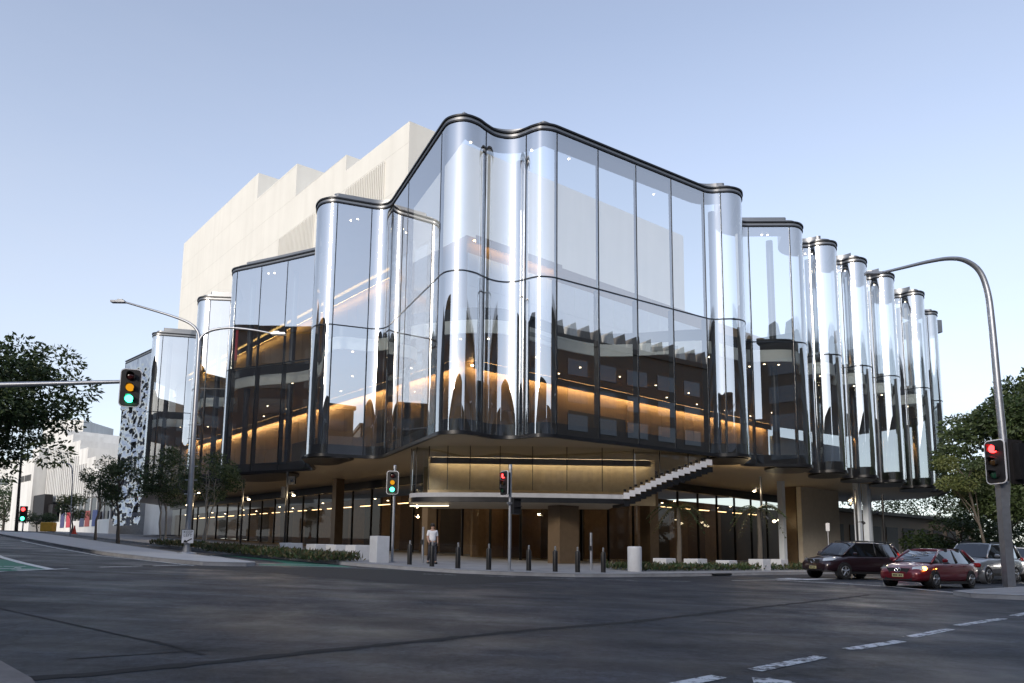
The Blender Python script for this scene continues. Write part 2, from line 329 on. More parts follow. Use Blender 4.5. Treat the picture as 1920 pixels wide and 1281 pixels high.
def kerbline(line, parent, wd=0.16, side=1, h=KERB, seg=2.4, name='kerb_stone', m=None):
    """kerb stones laid end to end along a line; side=+1 puts the paving on the left"""
    ln = subdivide(line, 0.6, False); inn = offset(ln, wd * side); acc = 0; start = 0; i = 1
    while i < len(ln):
        acc += math.dist(ln[i], ln[i - 1])
        if acc >= seg or i == len(ln) - 1:
            b = MB()
            a_, c_ = ln[start:i + 1], inn[start:i + 1]; vs = []
            for (p, q) in zip(a_, c_):
                vs += [(p[0], p[1], G(*p) - 0.05), (p[0] + (q[0] - p[0]) * .08, p[1] + (q[1] - p[1]) * .08, G(*p) + h - 0.02), (p[0] + (q[0] - p[0]) * .2, p[1] + (q[1] - p[1]) * .2, G(*p) + h + .004), (q[0], q[1], G(*q) + h + 0.004), (q[0], q[1], G(*q) - 0.05)]
            n = 5; fs = [(j * n + k, j * n + k + 1, (j + 1) * n + k + 1, (j + 1) * n + k) for j in range(len(a_) - 1) for k in range(4)]
            fs += [tuple(range(5)), tuple(range((len(a_) - 1) * 5, len(a_) * 5))]
            b.add(vs, fs); b.build(name, m or M['kerb'], parent)
            start = i; acc = 0
        i += 1
# theatre corner footpath: along the left street, round the corner, along the right street
kl = [(-60, 92), (-46, 74), (-32.4, 57.3), (-22, 44.8), (-13.8, 35.6), (-9.6, 31.9), (-6.6, 29.2), (-4.2, 27.5), (-2.0, 26.4), (0.2, 26.2), (2.4, 26.7), (4.6, 28.2), (6.7, 30.0), (12, 34.8), (20, 41.9), (30, 51.2), (48, 68), (70, 88)]
foot = gridfill(kl + [(70, 130), (-60, 130)], KERB, 'footpath', M['concrete'], None, 2.0, 'structure')
kerbline(kl, foot)
# drain opening in the kerb (left street)
b = MB(); b.box((-7.75, 30.32, G(-7.75, 30.32) + 0.065), (1.3, 0.10, 0.09), R(138)); b.build('kerb_drain', M['black'], foot)
b = MB(); b.box((9.6, 32.55, G(9.6, 32.55) + 0.065), (1.5, 0.10, 0.08), R(42)); b.build('kerb_drain', M['black'], foot)
# median island with the lamp post
isl_near = [(-9.1, 24.6), (-9.6, 24.2), (-10.3, 23.9), (-12.4, 25.2), (-16.1, 28.4), (-21.9, 34.9), (-29.5, 43.8), (-37.9, 53.3), (-50, 68)]
isl_far = [(-9.0, 25.2), (-9.3, 25.9), (-10.2, 27.0), (-12.1, 29.0), (-14.4, 31.6), (-17.0, 34.6), (-23, 41.9), (-37.8, 60.1), (-48, 72)]
isl = gridfill(isl_near[::-1] + isl_far, KERB, 'median_island', mat('island_concrete', (0.44, 0.45, 0.47), 0.8, var=0.1, scale=1.2, bump=0.15, dirt=0.12), None, 2.0, 'structure')
kerbline(isl_near[::-1] + isl_far, isl, seg=3)
# traffic island under the right-hand signal
isr = [(13.4, 20.9), (15.4, 20.4), (24, 26.5), (34, 35), (32, 37.5), (20, 27.6), (15.0, 23.4), (13.6, 22.1)]
ir = gridfill(isr, KERB, 'traffic_island', M['concrete'], None, 1.5, 'structure'); kerbline(isr + isr[:1], ir)
# near footpath in the lower left corner, and the far footpath of the left street
nf = [(-1.9, 3.2), (-2.6, 4.3), (-3.6, 5.5), (-4.7, 6.5), (-6.5, 7.8), (-9.5, 9.0), (-20, 12.0), (-40, 16), (-40, -6), (6, -6), (2, -2), (-0.5, 1.2)]
npth = gridfill(nf, 0.02, 'near_footpath', M['nearpave'], None, 1.5, 'structure')
# ---- markings: each a part of the road
def strip(path, wd, h, name, m, parent=road):
    ln = subdivide(path, 0.8 if name != 'tar_seam' else 0.12, False); a = offset(ln, wd / 2); c = offset(ln, -wd / 2); b = MB(); n = len(ln)
    if name == 'tar_seam':          # hand-poured: the edges wander and the band swells and thins
        jit = lambda p, k: (p[0] + wd * .45 * noise.noise((p[0] * 3.1, p[1] * 3.1, k)) + wd * .3 * noise.noise((p[0] * 11, p[1] * 11, k)), p[1] + wd * .45 * noise.noise((p[0] * 3.1, p[1] * 3.1, k + 9)))
        a = [jit(p, 1.0) for p in a]; c = [jit(p, 5.0) for p in c]
    b.add([(x, y, G(x, y) + h) for x, y in a] + [(x, y, G(x, y) + h) for x, y in c], [(n + i, n + i + 1, i + 1, i) for i in range(n - 1)])
    return b.build(name, m, parent, fix=False)
for a, c in (((-0.6, 4.3), (0.3, 5.2)), ((0.95, 5.85), (1.95, 6.8)), ((2.42, 7.22), (3.56, 8.3)), ((4.2, 9.0), (5.4, 10.02)), ((5.78, 10.5), (7.2, 11.85)), ((7.75, 12.5), (9.7, 14.2)), ((10.4, 14.9), (12.3, 16.7))):
    strip([a, c], 0.17, 0.006, 'lane_dash', M['worn_paint'])
strip([(2.1, 5.6), (2.42, 6.75)], 0.34, 0.006, 'stop_bar', M['worn_paint'])
strip([(2.38, 6.78), (3.5, 5.2)], 0.10, 0.0065, 'stop_bar', M['worn_paint'])
# left street: bike box, stop line, dashes across the mouth
gridfill([(-11.9, 17.2), (-11.75, 18.45), (-13.0, 19.5), (-15.6, 22.3), (-17.5, 20.5), (-13.6, 16.6)], 0.005, 'green_bike_box', M['green_paint'], road, 3)
strip([(-11.75, 18.35), (-14.15, 20.7), (-16.8, 23.5), (-24, 32)], 0.22, 0.010, 'edge_line', M['white_paint'])
for a, c in (((-12.05, 15.9), (-11.98, 17.0)), ((-11.92, 17.3), (-11.75, 19.0)), ((-11.66, 20.3), (-11.28, 21.9)), ((-11.1, 22.2), (-10.75, 23.6)), ((-10.5, 24.0), (-9.95, 24.9)), ((-9.6, 25.3), (-5.95, 27.6))):
    strip([a, c], 0.12, 0.010, 'mouth_dash', M['white_paint'])
for k, (x, y, a, l) in enumerate(((-12.2, 17.5, 50, .5), (-12.35, 17.9, 50, .5), (-12.55, 18.2, 120, .35), (-12.9, 17.6, 50, .6), (-13.1, 18.1, 120, .35), (-13.25, 18.7, 50, .5), (-13.6, 18.3, 50, .5), (-12.6, 17.15, 120, .3))):
    strip([(x, y), (x + l * math.cos(R(a)), y + l * math.sin(R(a)))], 0.16, 0.011, 'bike_box_lettering', M['white_paint'])
gridfill([(-9.0, 25.6), (-6.1, 27.75), (-6.9, 28.9), (-9.7, 31.3), (-13.2, 34.6), (-13.9, 34.2), (-10.2, 30.5), (-8.9, 28.4), (-9.4, 26.6)], 0.005, 'green_cycle_lane', M['green_paint'], road, 3)
strip([(-9.6, 27.0), (-7.4, 28.9)], 0.14, 0.010, 'cycle_lane_line', M['white_paint']); strip([(-10.9, 29.2), (-14, 33.2)], 0.12, 0.010, 'cycle_lane_line', M['white_paint'])
strip([(-10.4, 23.5), (-16.2, 28.0), (-22.1, 34.5), (-30, 43.6)], 0.12, 0.010, 'edge_line', M['white_paint'])
# right street: lines around the waiting cars
strip([(8.6, 27.9), (10.8, 29.5), (16, 34.2), (20, 37.8)], 0.14, 0.010, 'lane_line', M['white_paint'])
strip([(10.9, 29.3), (12.6, 28.3), (14.0, 26.6), (14.5, 23.3)], 0.22, 0.012, 'stop_bar', M['white_paint'])
strip([(12.4, 30.6), (15.2, 33.2)], 0.5, 0.014, 'lane_arrow', M['white_paint']); strip([(11.6, 30.4), (12.7, 31.6)], 0.9, 0.0135, 'lane_arrow', M['worn_paint'])
for k in range(5):
    strip([(5.0 + k * 2.1 - 8, 24.6 + k * 0.28), (6.1 + k * 2.1 - 8, 24.75 + k * 0.28)], 0.10, 0.010, 'mouth_dash', M['worn_paint'])
# tar seams and resurfaced patches
strip([(-4.4, 4.9), (-3.3, 5.85), (-1.5, 7.9), (0.3, 9.9), (1.9, 11.4), (5, 14.9), (8.4, 18.6), (10.5, 21)], 0.17, 0.004, 'tar_seam', M['tar'])
strip([(-2.9, 6.9), (-3.4, 7.35), (-4.0, 7.75)], 0.06, 0.0042, 'tar_seam', M['tar']); strip([(-4.0, 7.75), (-5.7, 8.95), (-7.5, 10.2)], 0.035, 0.0042, 'tar_seam', M['tar'])
strip([(-3.9, 6.4), (-3.0, 7.2)], 0.03, 0.0041, 'tar_seam', M['tar'])
strip([(3.2, 11.9), (3.8, 11.75)], 0.05, 0.004, 'tar_seam', M['tar'])
gridfill([(-13, 21.4), (-7.8, 21.9), (-5.5, 20.2), (-1.9, 18.9), (2, 24.4), (-2, 25.9), (-4.6, 27.0), (-8.5, 24.7)], 0.0035, 'road_patch', M['patch'], road, 2)

# ------------------------------------------------------------------ the glass theatre
ZB, ZM, ZT = 7.04, 15.15, 23.15
# outline in plan, left end to right end. flags: m = mullion here, l = flat glass to the next point
OUT = [(-46.28, 82.43, 'ml'), (-43.4, 79.8, 'ml'), (-40.3, 76.95, 'm'), (-39.3, 75.8, ''), (-38.5, 74.2, 'l'), (-37.85, 72.5, 'm'), (-37.5, 71.4, ''), (-36.95, 70.98, ''), (-36.24, 71.03, 'ml'),
       (-33.84, 71.58, 'm'), (-33.0, 71.85, ''), (-32.2, 71.5, ''), (-31.6, 70.4, 'l'), (-28.7, 62.4, 'm'), (-28.35, 61.3, ''), (-27.75, 60.5, ''), (-26.83, 60.35, 'ml'), (-25.1, 60.52, 'm'),
       (-24.4, 60.45, ''), (-24.0, 59.8, 'l'), (-22.8, 55.3, 'm'), (-22.5, 54.3, ''), (-21.92, 53.78, 'ml'), (-19.62, 52.73, 'ml'), (-17.23, 51.60, 'ml'), (-14.83, 50.42, 'm'), (-14.2, 50.0, ''), (-13.9, 49.2, 'l'),
       (-13.0, 44.4, 'm'), (-12.78, 43.4, ''), (-12.2, 42.65, ''), (-11.22, 42.46, 'ml'), (-9.19, 43.19, 'm'), (-8.65, 43.27, ''), (-8.15, 43.1, ''), (-7.72, 42.55, 'ml'), (-6.3, 39.65, 'ml'), (-5.0, 37.0, 'l'), (-3.85, 34.66, 'm'),
       (-3.4, 34.0, ''), (-2.61, 33.76, ''), (-1.95, 34.08, ''), (-1.52, 34.59, 'm'), (-1.05, 35.05, ''), (-0.46, 35.26, ''), (0.12, 35.17, ''), (0.58, 34.88, 'm'), (0.95, 34.62, ''), (1.4, 34.45, ''), (2.19, 34.66, 'ml'),
       (4.52, 36.15, 'ml'), (6.84, 37.64, 'ml'), (9.16, 39.12, 'ml'), (11.48, 40.60, 'm'), (12.0, 40.78, ''), (12.53, 40.70, 'm'), (13.2, 40.68, ''), (13.8, 41.0, ''), (14.1, 41.55, ''), (14.2, 42.2, 'ml'), (14.5, 44.0, ''),
       (14.8, 44.85, ''), (15.73, 45.2, 'ml'), (18.46, 45.12, 'm'), (19.1, 45.25, ''), (19.58, 45.75, ''), (19.75, 46.4, 'ml'), (20.0, 47.5, ''), (20.4, 48.25, ''), (21.1, 48.36, 'm'), (21.5, 48.05, ''), (22.1, 47.88, ''), (22.75, 48.02, ''), (23.15, 48.5, 'm'), (23.35, 49.1, 'l'),
       (23.7, 50.6, ''), (24.1, 51.27, ''), (24.8, 51.32, 'm'), (25.2, 50.9, ''), (25.8, 50.68, ''), (26.4, 50.95, ''), (26.8, 51.5, 'm'), (27.0, 52.1, 'l'), (27.4, 53.5, ''), (27.8, 54.18, ''), (28.45, 54.2, 'm'), (28.85, 53.75, ''), (29.45, 53.52, ''), (30.05, 53.8, ''), (30.45, 54.4, 'm'), (30.65, 55.0, 'l'),
       (31.6, 57.4, ''), (32.1, 58.1, ''), (33.0, 58.1, 'm'), (33.4, 57.6, ''), (34.0, 57.3, ''), (34.6, 57.55, ''), (35.02, 58.15, 'm'), (35.25, 58.8, 'l'), (36.4, 61.4, ''), (36.95, 62.15, ''), (37.7, 62.25, 'm'), (38.25, 62.15, ''), (38.75, 62.5, ''), (39.0, 63.1, 'ml'), (40.2, 66.5, 'm')]
def refine(pts, k=9):
    P = [Vector((p[0], p[1])) for p in pts]; n = len(P); lin = ['l' in p[2] for p in pts]; T = []
    for i in range(n):
        if i < n - 1 and lin[i] and not (i and lin[i - 1]): T.append((P[i + 1] - P[i]).normalized())
        elif i and lin[i - 1] and not (i < n - 1 and lin[i]): T.append((P[i] - P[i - 1]).normalized())
        else: T.append((P[min(i + 1, n - 1)] - P[max(i - 1, 0)]).normalized())
    seq = []; mi = []
    for i in range(n - 1):
        if 'm' in pts[i][2]: mi.append(len(seq))
        if lin[i]: seq.append(P[i]); continue
        d = (P[i + 1] - P[i]).length; a, b_ = T[i] * d, T[i + 1] * d
        for j in range(k):
            t = j / k; h00 = 2 * t**3 - 3 * t**2 + 1; h10 = t**3 - 2 * t**2 + t; h01 = -2 * t**3 + 3 * t**2; h11 = t**3 - t**2
            seq.append(P[i] * h00 + a * h10 + P[i + 1] * h01 + b_ * h11)
    if 'm' in pts[-1][2]: mi.append(len(seq))
    seq.append(P[-1]); return seq, mi
SEQ, MI = refine(OUT)
ORG = Vector((-4.0, 50.0, G(-4, 50)))
th = thing('glass_theatre', ORG, 'theatre with tall rippling glass walls, bronze soffit and white fly tower on the street corner', 'theatre')
def nrm2(seq, i):
    a = seq[max(i - 1, 0)]; b_ = seq[min(i + 1, len(seq) - 1)]; t = (b_ - a).normalized(); return Vector((t.y, -t.x))   # outward (towards the street)
NRM = [nrm2(SEQ, i) for i in range(len(SEQ))]
def off_clean(d):
    """inward offset by d with the loops cut out"""
    out = []
    for i, p in enumerate(SEQ):
        q = p - NRM[i] * d
        if all((q - SEQ[j]).length > abs(d) * 0.97 for j in range(max(0, i - 60), min(len(SEQ), i + 60))): out.append(q)
    return out
def ribbon(lo, hi, z0, z1, name, m, parent, smooth=True):
    """band of rectangular section following the glass line, from offset lo (outside, negative) to hi (inside)"""
    vs = []; n = len(SEQ)
    for i, p in enumerate(SEQ):
        a, c = p - NRM[i] * lo, p - NRM[i] * hi
        vs += [(a.x, a.y, z0), (a.x, a.y, z1), (c.x, c.y, z1), (c.x, c.y, z0)]
    fs = [(4 * i + k, 4 * i + (k + 1) % 4, 4 * i + 4 + (k + 1) % 4, 4 * i + 4 + k) for i in range(n - 1) for k in range(4)]
    fs += [(0, 1, 2, 3), (4 * n - 4, 4 * n - 3, 4 * n - 2, 4 * n - 1)]
    b = MB(); b.add(vs, fs); return b.build(name, m, parent, auto=40)
def pane(i0, i1, z0, z1, name='glass_pane', m=None, parent=th):
    pts = SEQ[i0:i1 + 1]; vs = [(p.x, p.y, z0) for p in pts] + [(p.x, p.y, z1) for p in pts]; n = len(pts)
    b = MB(); b.add(vs, [(i, i + 1, n + i + 1, n + i) for i in range(n - 1)]); o = b.build(name, m or M['glass'], parent, fix=False)
    if n > 2: o.data.polygons.foreach_set('use_smooth', [True] * (n - 1))
    return o
for a, c in zip(MI[:-1], MI[1:]):
    first = (a == MI[0] or a == MI[1])
    if first: continue
    pane(a, c, ZB, ZM - 0.03); pane(a, c, ZM + 0.03, ZT)
for i in MI:
    p, nn = SEQ[i], NRM[i]; rz = math.atan2(nn.y, nn.x)
    b = MB(); b.box((p.x - nn.x * 0.085, p.y - nn.y * 0.085, (ZM + ZT) / 2), (0.20, 0.06, ZT - ZM), rz); b.build('mullion', M['dark_fin'], th)
    b = MB(); b.box((p.x - nn.x * 0.185, p.y - nn.y * 0.185, (ZM + ZB) / 2), (0.40, 0.08, ZM - ZB), rz); b.build('mullion', M['dark_fin'], th)
ribbon(-0.02, 0.10, ZM - 0.035, ZM + 0.035, 'transom', M['dark_fin'], th)
ribbon(-0.06, 0.25, ZT - 0.02, ZT + 0.07, 'roof_rim', M['black'], th)
ribbon(-0.02, 0.25, ZT + 0.07, ZT + 0.25, 'roof_fascia', M['grey_metal'], th)
ribbon(-0.10, 0.30, ZT + 0.25, ZT + 0.34, 'roof_rim', M['black'], th)
ribbon(-0.06, 0.12, ZB - 0.16, ZB + 0.02, 'sill_tray', M['black'], th)
ribbon(0.12, 0.34, ZB + 0.02, ZB + 0.62, 'spandrel_upstand', M['black'], th)
BACK = [(42, 70), (37, 76.5), (25.8, 70.2), (10, 80), (-30, 100), (-47, 96.5), (-47.5, 86)]
def prism_poly(seq, z0, z1, name, m, parent, auto=30):
    o1 = fill(seq, z1, name, m, parent)
    b = MB(); n = len(seq); vs = [(p[0], p[1], z0) for p in seq] + [(p[0], p[1], z1) for p in seq]
    b.add(vs, [(i, (i + 1) % n, n + (i + 1) % n, n + i) for i in range(n)])
    me2 = b.build(name, m, parent, fix=False, auto=auto)
    bm = bmesh.new(); bm.from_mesh(o1.data); bm.from_mesh(me2.data)
    t2 = fill(seq, z0, name, m, parent, up=False); bm.from_mesh(t2.data)
    bmesh.ops.recalc_face_normals(bm, faces=bm.faces)
    bm.to_mesh(me2.data); bm.free()
    for o_ in (o1, t2): mm = o_.data; bpy.data.objects.remove(o_); bpy.data.meshes.remove(mm)
    me2.name = name
    return me2
def cap_level(d, z0, z1):
    q = off_clean(d); inner = [p for p in off_clean(1.3) if p.x > -6.8][::-1]     # the roof over the prow and the right wing is an open skylit void behind a narrow band
    return prism_poly([(p.x, p.y) for p in q] + [(42, 67), (41, 70), (38.6, 69)] + [(p.x, p.y) for p in inner] + [(-8.2, 53.2), (-30, 78), (-46.8, 96.5), (-47.5, 86)], z0, z1, 'roof_cap', M['grey_metal'], th)
cap_level(0.28, ZT - 0.10, ZT + 0.32)
cap_level(0.34, ZT + 0.32, ZT + 0.62)
cap_level(1.0, ZT + 0.62, ZT + 1.15)
# --- core walls, floors
C0 = Vector((-3.3, 46.7)); eL = Vector((-0.671, 0.741)); eR = (Vector((25.5, 69.6)) - C0).normalized(); LR = (Vector((25.5, 69.6)) - C0).length
LP = lambda s, d=0.0: C0 + eL * s + Vector((-eL.y, eL.x)) * d       # d > 0 is out in front of the left wall
RP = lambda s, d=0.0: C0 + eR * s + Vector((eR.y, -eR.x)) * d       # d > 0 is out in front of the right wall
def wallseg(a, c, z0, z1, thick, name, m, parent=th):
    a, c = Vector(a), Vector(c); t = (c - a).normalized(); nn = Vector((-t.y, t.x)); b = MB()
    b.prism([tuple(a), tuple(c), tuple(c + nn * thick), tuple(a + nn * thick)], z0, z1); return b.build(name, m, parent)
# timber boards cladding the core, storey by storey, each board a piece
def clad(P, s0, s1, z0, z1, wdt, m, rows=2, skip=lambda s, z: False):
    n = int((s1 - s0) / wdt); hh = (z1 - z0) / rows; base = None
    for k in range(n):
        for r_ in range(rows):
            s = s0 + k * wdt; z = z0 + r_ * hh
            if skip(s + wdt / 2, z + hh / 2): continue
            a, c = P(s + .012), P(s + wdt - .012); a2, c2 = P(s + .012, 0.05 + 0.012 * ((k * 7 + r_ * 3) % 3)), P(s + wdt - .012, 0.05 + 0.012 * ((k * 7 + r_ * 3) % 3))
            b = MB(); b.prism([tuple(a), tuple(c), tuple(c2), tuple(a2)], z + .01, z + hh - .01); b.build('wall_panel', m, th)
b = MB(); b.prism([tuple(C0), tuple(RP(LR)), tuple(RP(LR, -0.5)), tuple(C0 + Vector((0, 0.75))), tuple(LP(62, -0.5)), tuple(LP(62))], ZB + .07, ZT - 0.1); b.build('core_wall', M['bronze'], th)
doorR = lambda s, z: (9.5 < s < 16 and 7 < z < 12.2) or (17.5 < s < 27 and 9.8 < z < 12.0)
doorL = lambda s, z: (4.5 < s < 11 and 9.5 < z < 12.3) or (20 < s < 26 and 7 < z < 12)
clad(RP, 0.1, LR - 0.1, 7.1, 13.2, 1.45, M['bronze'], 3, doorR); clad(LP, 0.1, 60, 7.1, 13.2, 1.45, M['bronze'], 3, doorL)
clad(LP, 0.1, 60, 14.8, 21.8, 1.45, M['bronze'], 3); clad(RP, 0.1, LR - 0.1, 14.8, 21.8, 1.45, M['inner_white'], 3)
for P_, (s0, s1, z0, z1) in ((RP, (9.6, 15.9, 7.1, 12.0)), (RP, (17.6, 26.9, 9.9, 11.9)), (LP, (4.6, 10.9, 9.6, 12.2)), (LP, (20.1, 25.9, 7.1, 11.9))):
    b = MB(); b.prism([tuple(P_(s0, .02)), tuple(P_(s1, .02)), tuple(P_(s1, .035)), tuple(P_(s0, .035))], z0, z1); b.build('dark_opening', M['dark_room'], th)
# light coves where the walls meet the ceilings
M['cove_dim'] = emit('dim_cove_light', (1.0, 0.62, 0.20), 11.0, True)
def cove(P, s0, s1, z, seg=4.0, m=M['cove']):
    n = int((s1 - s0) / seg)
    for k in range(n):
        a, c = s0 + k * seg + .03, s0 + (k + 1) * seg - .03
        b = MB(); b.prism([tuple(P(a, .30)), tuple(P(c, .30)), tuple(P(c, .46)), tuple(P(a, .46))], z, z + .05); b.build('cove_light', m, th)
        b = MB(); b.prism([tuple(P(a - .03, .66)), tuple(P(c + .03, .66)), tuple(P(c + .03, .73)), tuple(P(a - .03, .73))], z - .26, z + .28); b.build('cove_lip', M['ceiling'], th)
cove(RP, 0.3, LR - 0.3, 13.74); cove(LP, 0.3, 60, 13.74); cove(LP, 8.3, 60, 22.6, m=M['cove_dim']); cove(RP, 0.3, 12, 22.6, m=M['cove_dim'])
# level-two slab with its pale edge
SE = [(-44, 82.5), (-40, 77.3), (-37.2, 73.2), (-33, 73.2), (-28.2, 63), (-25, 62), (-22, 55.4), (-15, 52), (-12.2, 45.2), (-11.2, 43.9), (-9.3, 44.3), (-7.8, 43.8), (-6.2, 41.7), (-4.1, 40.75), (-2.3, 40.3), (-0.5, 40.5), (1.2, 41.8), (2.9, 43.4), (5.4, 44.9), (7.6, 44.9), (10.1, 44.3), (12.4, 44.0), (14.6, 45.4), (15.9, 45.9), (18.4, 45.8), (19.4, 46.8), (20.4, 49.1), (22, 48.7), (23.0, 49.6), (24.2, 52.1), (25.8, 51.5), (26.7, 52.6), (27.9, 55), (29.4, 54.4), (30.4, 55.6), (32.2, 59), (34, 58.2), (35, 59.4), (37, 63.2), (38.3, 63.3)]
def smooth_open(pts, k=5):
    seq, _ = refine([(p[0], p[1], '') for p in pts], k); return [(p.x, p.y) for p in seq]
SES = smooth_open(SE)
slab = prism_poly(SES + [(40, 69), (36, 75.5), tuple(RP(LR, 0.06)), tuple(RP(0, .06)), tuple(LP(0.05, .06)), tuple(LP(58, .06))], 14.05, 14.6, 'level_two_slab', M['ceiling'], th)
def edgeband(line, z0, z1, t0, t1, name, m):
    a = offset(line, t0); c = offset(line, t1); vs = []
    for p, q in zip(a, c): vs += [(p[0], p[1], z0), (p[0], p[1], z1), (q[0], q[1], z1), (q[0], q[1], z0)]
    n = len(a); b = MB(); b.add(vs, [(4 * i + k, 4 * i + (k + 1) % 4, 4 * i + 4 + (k + 1) % 4, 4 * i + 4 + k) for i in range(n - 1) for k in range(4)] + [(0, 1, 2, 3), (4 * n - 4, 4 * n - 3, 4 * n - 2, 4 * n - 1)])
    return b.build(name, m, th, auto=40)
edgeband(SES, 13.98, 14.78, 0.01, -0.12, 'pale_slab_edge', M['pale'])
edgeband(SES, 14.80, 15.55, 0.02, -0.02, 'dark_balustrade', M['dark_fin'])
for (x, y, x2, y2) in ((-1.9, 40.33, -0.9, 40.42), (0.6, 41.3, 2.6, 43.1), (8.9, 44.55, 10.6, 44.2)):
    t = Vector((x2 - x, y2 - y)).normalized(); n_ = Vector((t.y, -t.x)) * 0.16; b = MB()
    b.prism([(x + n_.x, y + n_.y), (x2 + n_.x, y2 + n_.y), (x2, y2), (x, y)], 14.22, 14.5); b.build('air_vent', M['vent'], th)
# level-one floor, soffit
q = off_clean(0.10)
FLOORP = [(p.x, p.y) for p in q] + [(41, 70), (36.5, 76), (25.8, 69.9), (10, 78), (-30, 98), (-46.6, 94)]
prism_poly(FLOORP, ZB - 0.02, ZB + 0.06, 'level_one_floor', M['dark_floor'], th)
q = off_clean(0.14); fill([(p.x, p.y) for p in q] + FLOORP[len(off_clean(0.10)):], ZB - 0.05, 'soffit', M['soffit'], th, up=False)
# black scalloped trays under the projecting bays
def scallop(pts, z=ZB - 0.14):
    P2 = smooth_open(pts + [pts[0]], 6)[:-1]; prism_poly(P2, z - .08, z + .06, 'scalloped_tray', M['black'], th)
for pts in ([(-13.0, 43.3), (-12.2, 42.7), (-11.2, 42.55), (-9.8, 43.1), (-10.5, 44.6), (-12.0, 46.5), (-13.2, 46.0)], [(-22.5, 54.6), (-21.8, 53.9), (-20.4, 53.2), (-16.5, 51.4), (-16, 53), (-18, 56.5), (-21, 58.5), (-22.9, 57)],
            [(-28.2, 61.1), (-27, 60.45), (-25.3, 60.6), (-25, 63), (-27, 66), (-28.8, 64)], [(12.0, 40.85), (13.1, 40.8), (13.9, 41.3), (14.1, 42.2), (14.2, 43.8), (12.8, 44.2), (11.6, 42.8)],
            [(17.0, 45.3), (18.5, 45.2), (19.4, 45.7), (19.75, 47), (19.6, 48.3), (18.0, 48.3), (16.8, 46.8)], [(21.3, 48.3), (22.2, 48.0), (23.0, 48.4), (23.5, 50), (23.3, 51.3), (21.8, 51.2), (21.0, 49.6)],
            [(25.0, 51.1), (25.8, 50.8), (26.6, 51.4), (27.2, 53.3), (27, 54.2), (25.6, 54.2), (24.7, 52.8)], [(28.6, 54.0), (29.5, 53.65), (30.2, 54.2), (31.1, 56.6), (30.8, 57.4), (29.3, 57.2), (28.4, 55.8)],
            [(33.2, 57.9), (34.0, 57.4), (34.8, 58.0), (36, 60.9), (35.6, 61.8), (34, 61.4), (33.0, 59.8)]):
    scallop(pts)
# downlights: on the underside of the slab, the roof and the soffit
def downlight(x, y, z, r=0.06):
    b = MB(); b.lathe((x, y, z - .03), [(r, 0), (r, .03)], 10); b.build('downlight', M['down'], th)
for s in range(3, 34, 4):
    for d in (1.8, 4.0):
        p = RP(s, d)
        if p.y > 44.5 + 0 * s: downlight(p.x, p.y, 14.04)
for s in range(4, 40, 5):
    for d in (1.6, 3.4):
        p = LP(s, d); downlight(p.x, p.y, 14.04)
for x, y in ((17, 46.6), (18, 46.7), (16.2, 47.2), (22.1, 49.6), (25.9, 52.5), (29.5, 55.4), (33.9, 59.6), (-20, 54.5), (-17, 53.4), (-10.4, 44.6), (12.8, 45.0), (-3.2, 41.6), (-1.5, 41.5), (-26, 62.6), (-35, 73.6)): downlight(x, y, 14.04)
for x, y in ((-10.4, 44.5), (-10.9, 44.7), (17.0, 46.2), (17.4, 46.2), (21.2, 49.2), (21.7, 49.2), (25.0, 52.2), (25.5, 52.2), (28.7, 55.1), (29.2, 55.0), (33.3, 58.8), (33.8, 58.8), (-19.5, 53.9), (-19.0, 53.8), (3.0, 37.0), (-2.4, 35.5), (8.5, 40.8), (0.9, 36.2)): downlight(x, y, ZT - 0.10)
# tall dark columns inside the glass
for x, y in ((-8.0, 44.9), (-6.7, 43.1), (0.3, 37.5), (12.7, 43.2), (17.9, 47.3), (21.9, 50.4), (22.9, 52), (26.3, 53.6), (29.7, 56.6), (34.2, 60.5), (-21.3, 55.6), (-17.2, 53.6), (-26.6, 62.3), (-36.4, 73), (-12.2, 45.4), (-14.3, 52.2), (31.5, 60), (37.5, 65)):
    b = MB(); b.lathe((x, y, ZB + 0.06), [(0.23, 0), (0.23, ZT - .12 - ZB)], 18); b.build('column', M['column'], th, auto=40)
# pale inner walls beyond the timber core, at the right end
for a, c, z0, z1 in (((20.5, 63.2), (31, 72), ZB + .1, 10.6), ((26.2, 70.4), (36, 77), 10.0, 13.2)):
    wallseg(a, c, z0, z1, 0.3, 'pale_inner_wall', M['inner_white'])
for k in range(6):
    b = MB(); b.box((26.5 + k * .05, 61.5, 8.1 + k * .22), (3.4, .12, .06), R(39)); b.build('lit_shelf', M['strip'], th)
# coloured hangings behind the upper left windows
for x, y, z, c_ in ((-23.2, 57.5, 18.2, (0.6, 0.06, 0.08)), (-15.4, 54.0, 17.2, (0.6, 0.12, 0.30))):
    b = MB(); b.box((x, y, z), (0.45, 0.05, 2.6), R(-30)); b.build('hanging_banner', mat('banner_cloth', c_, 0.7), th)
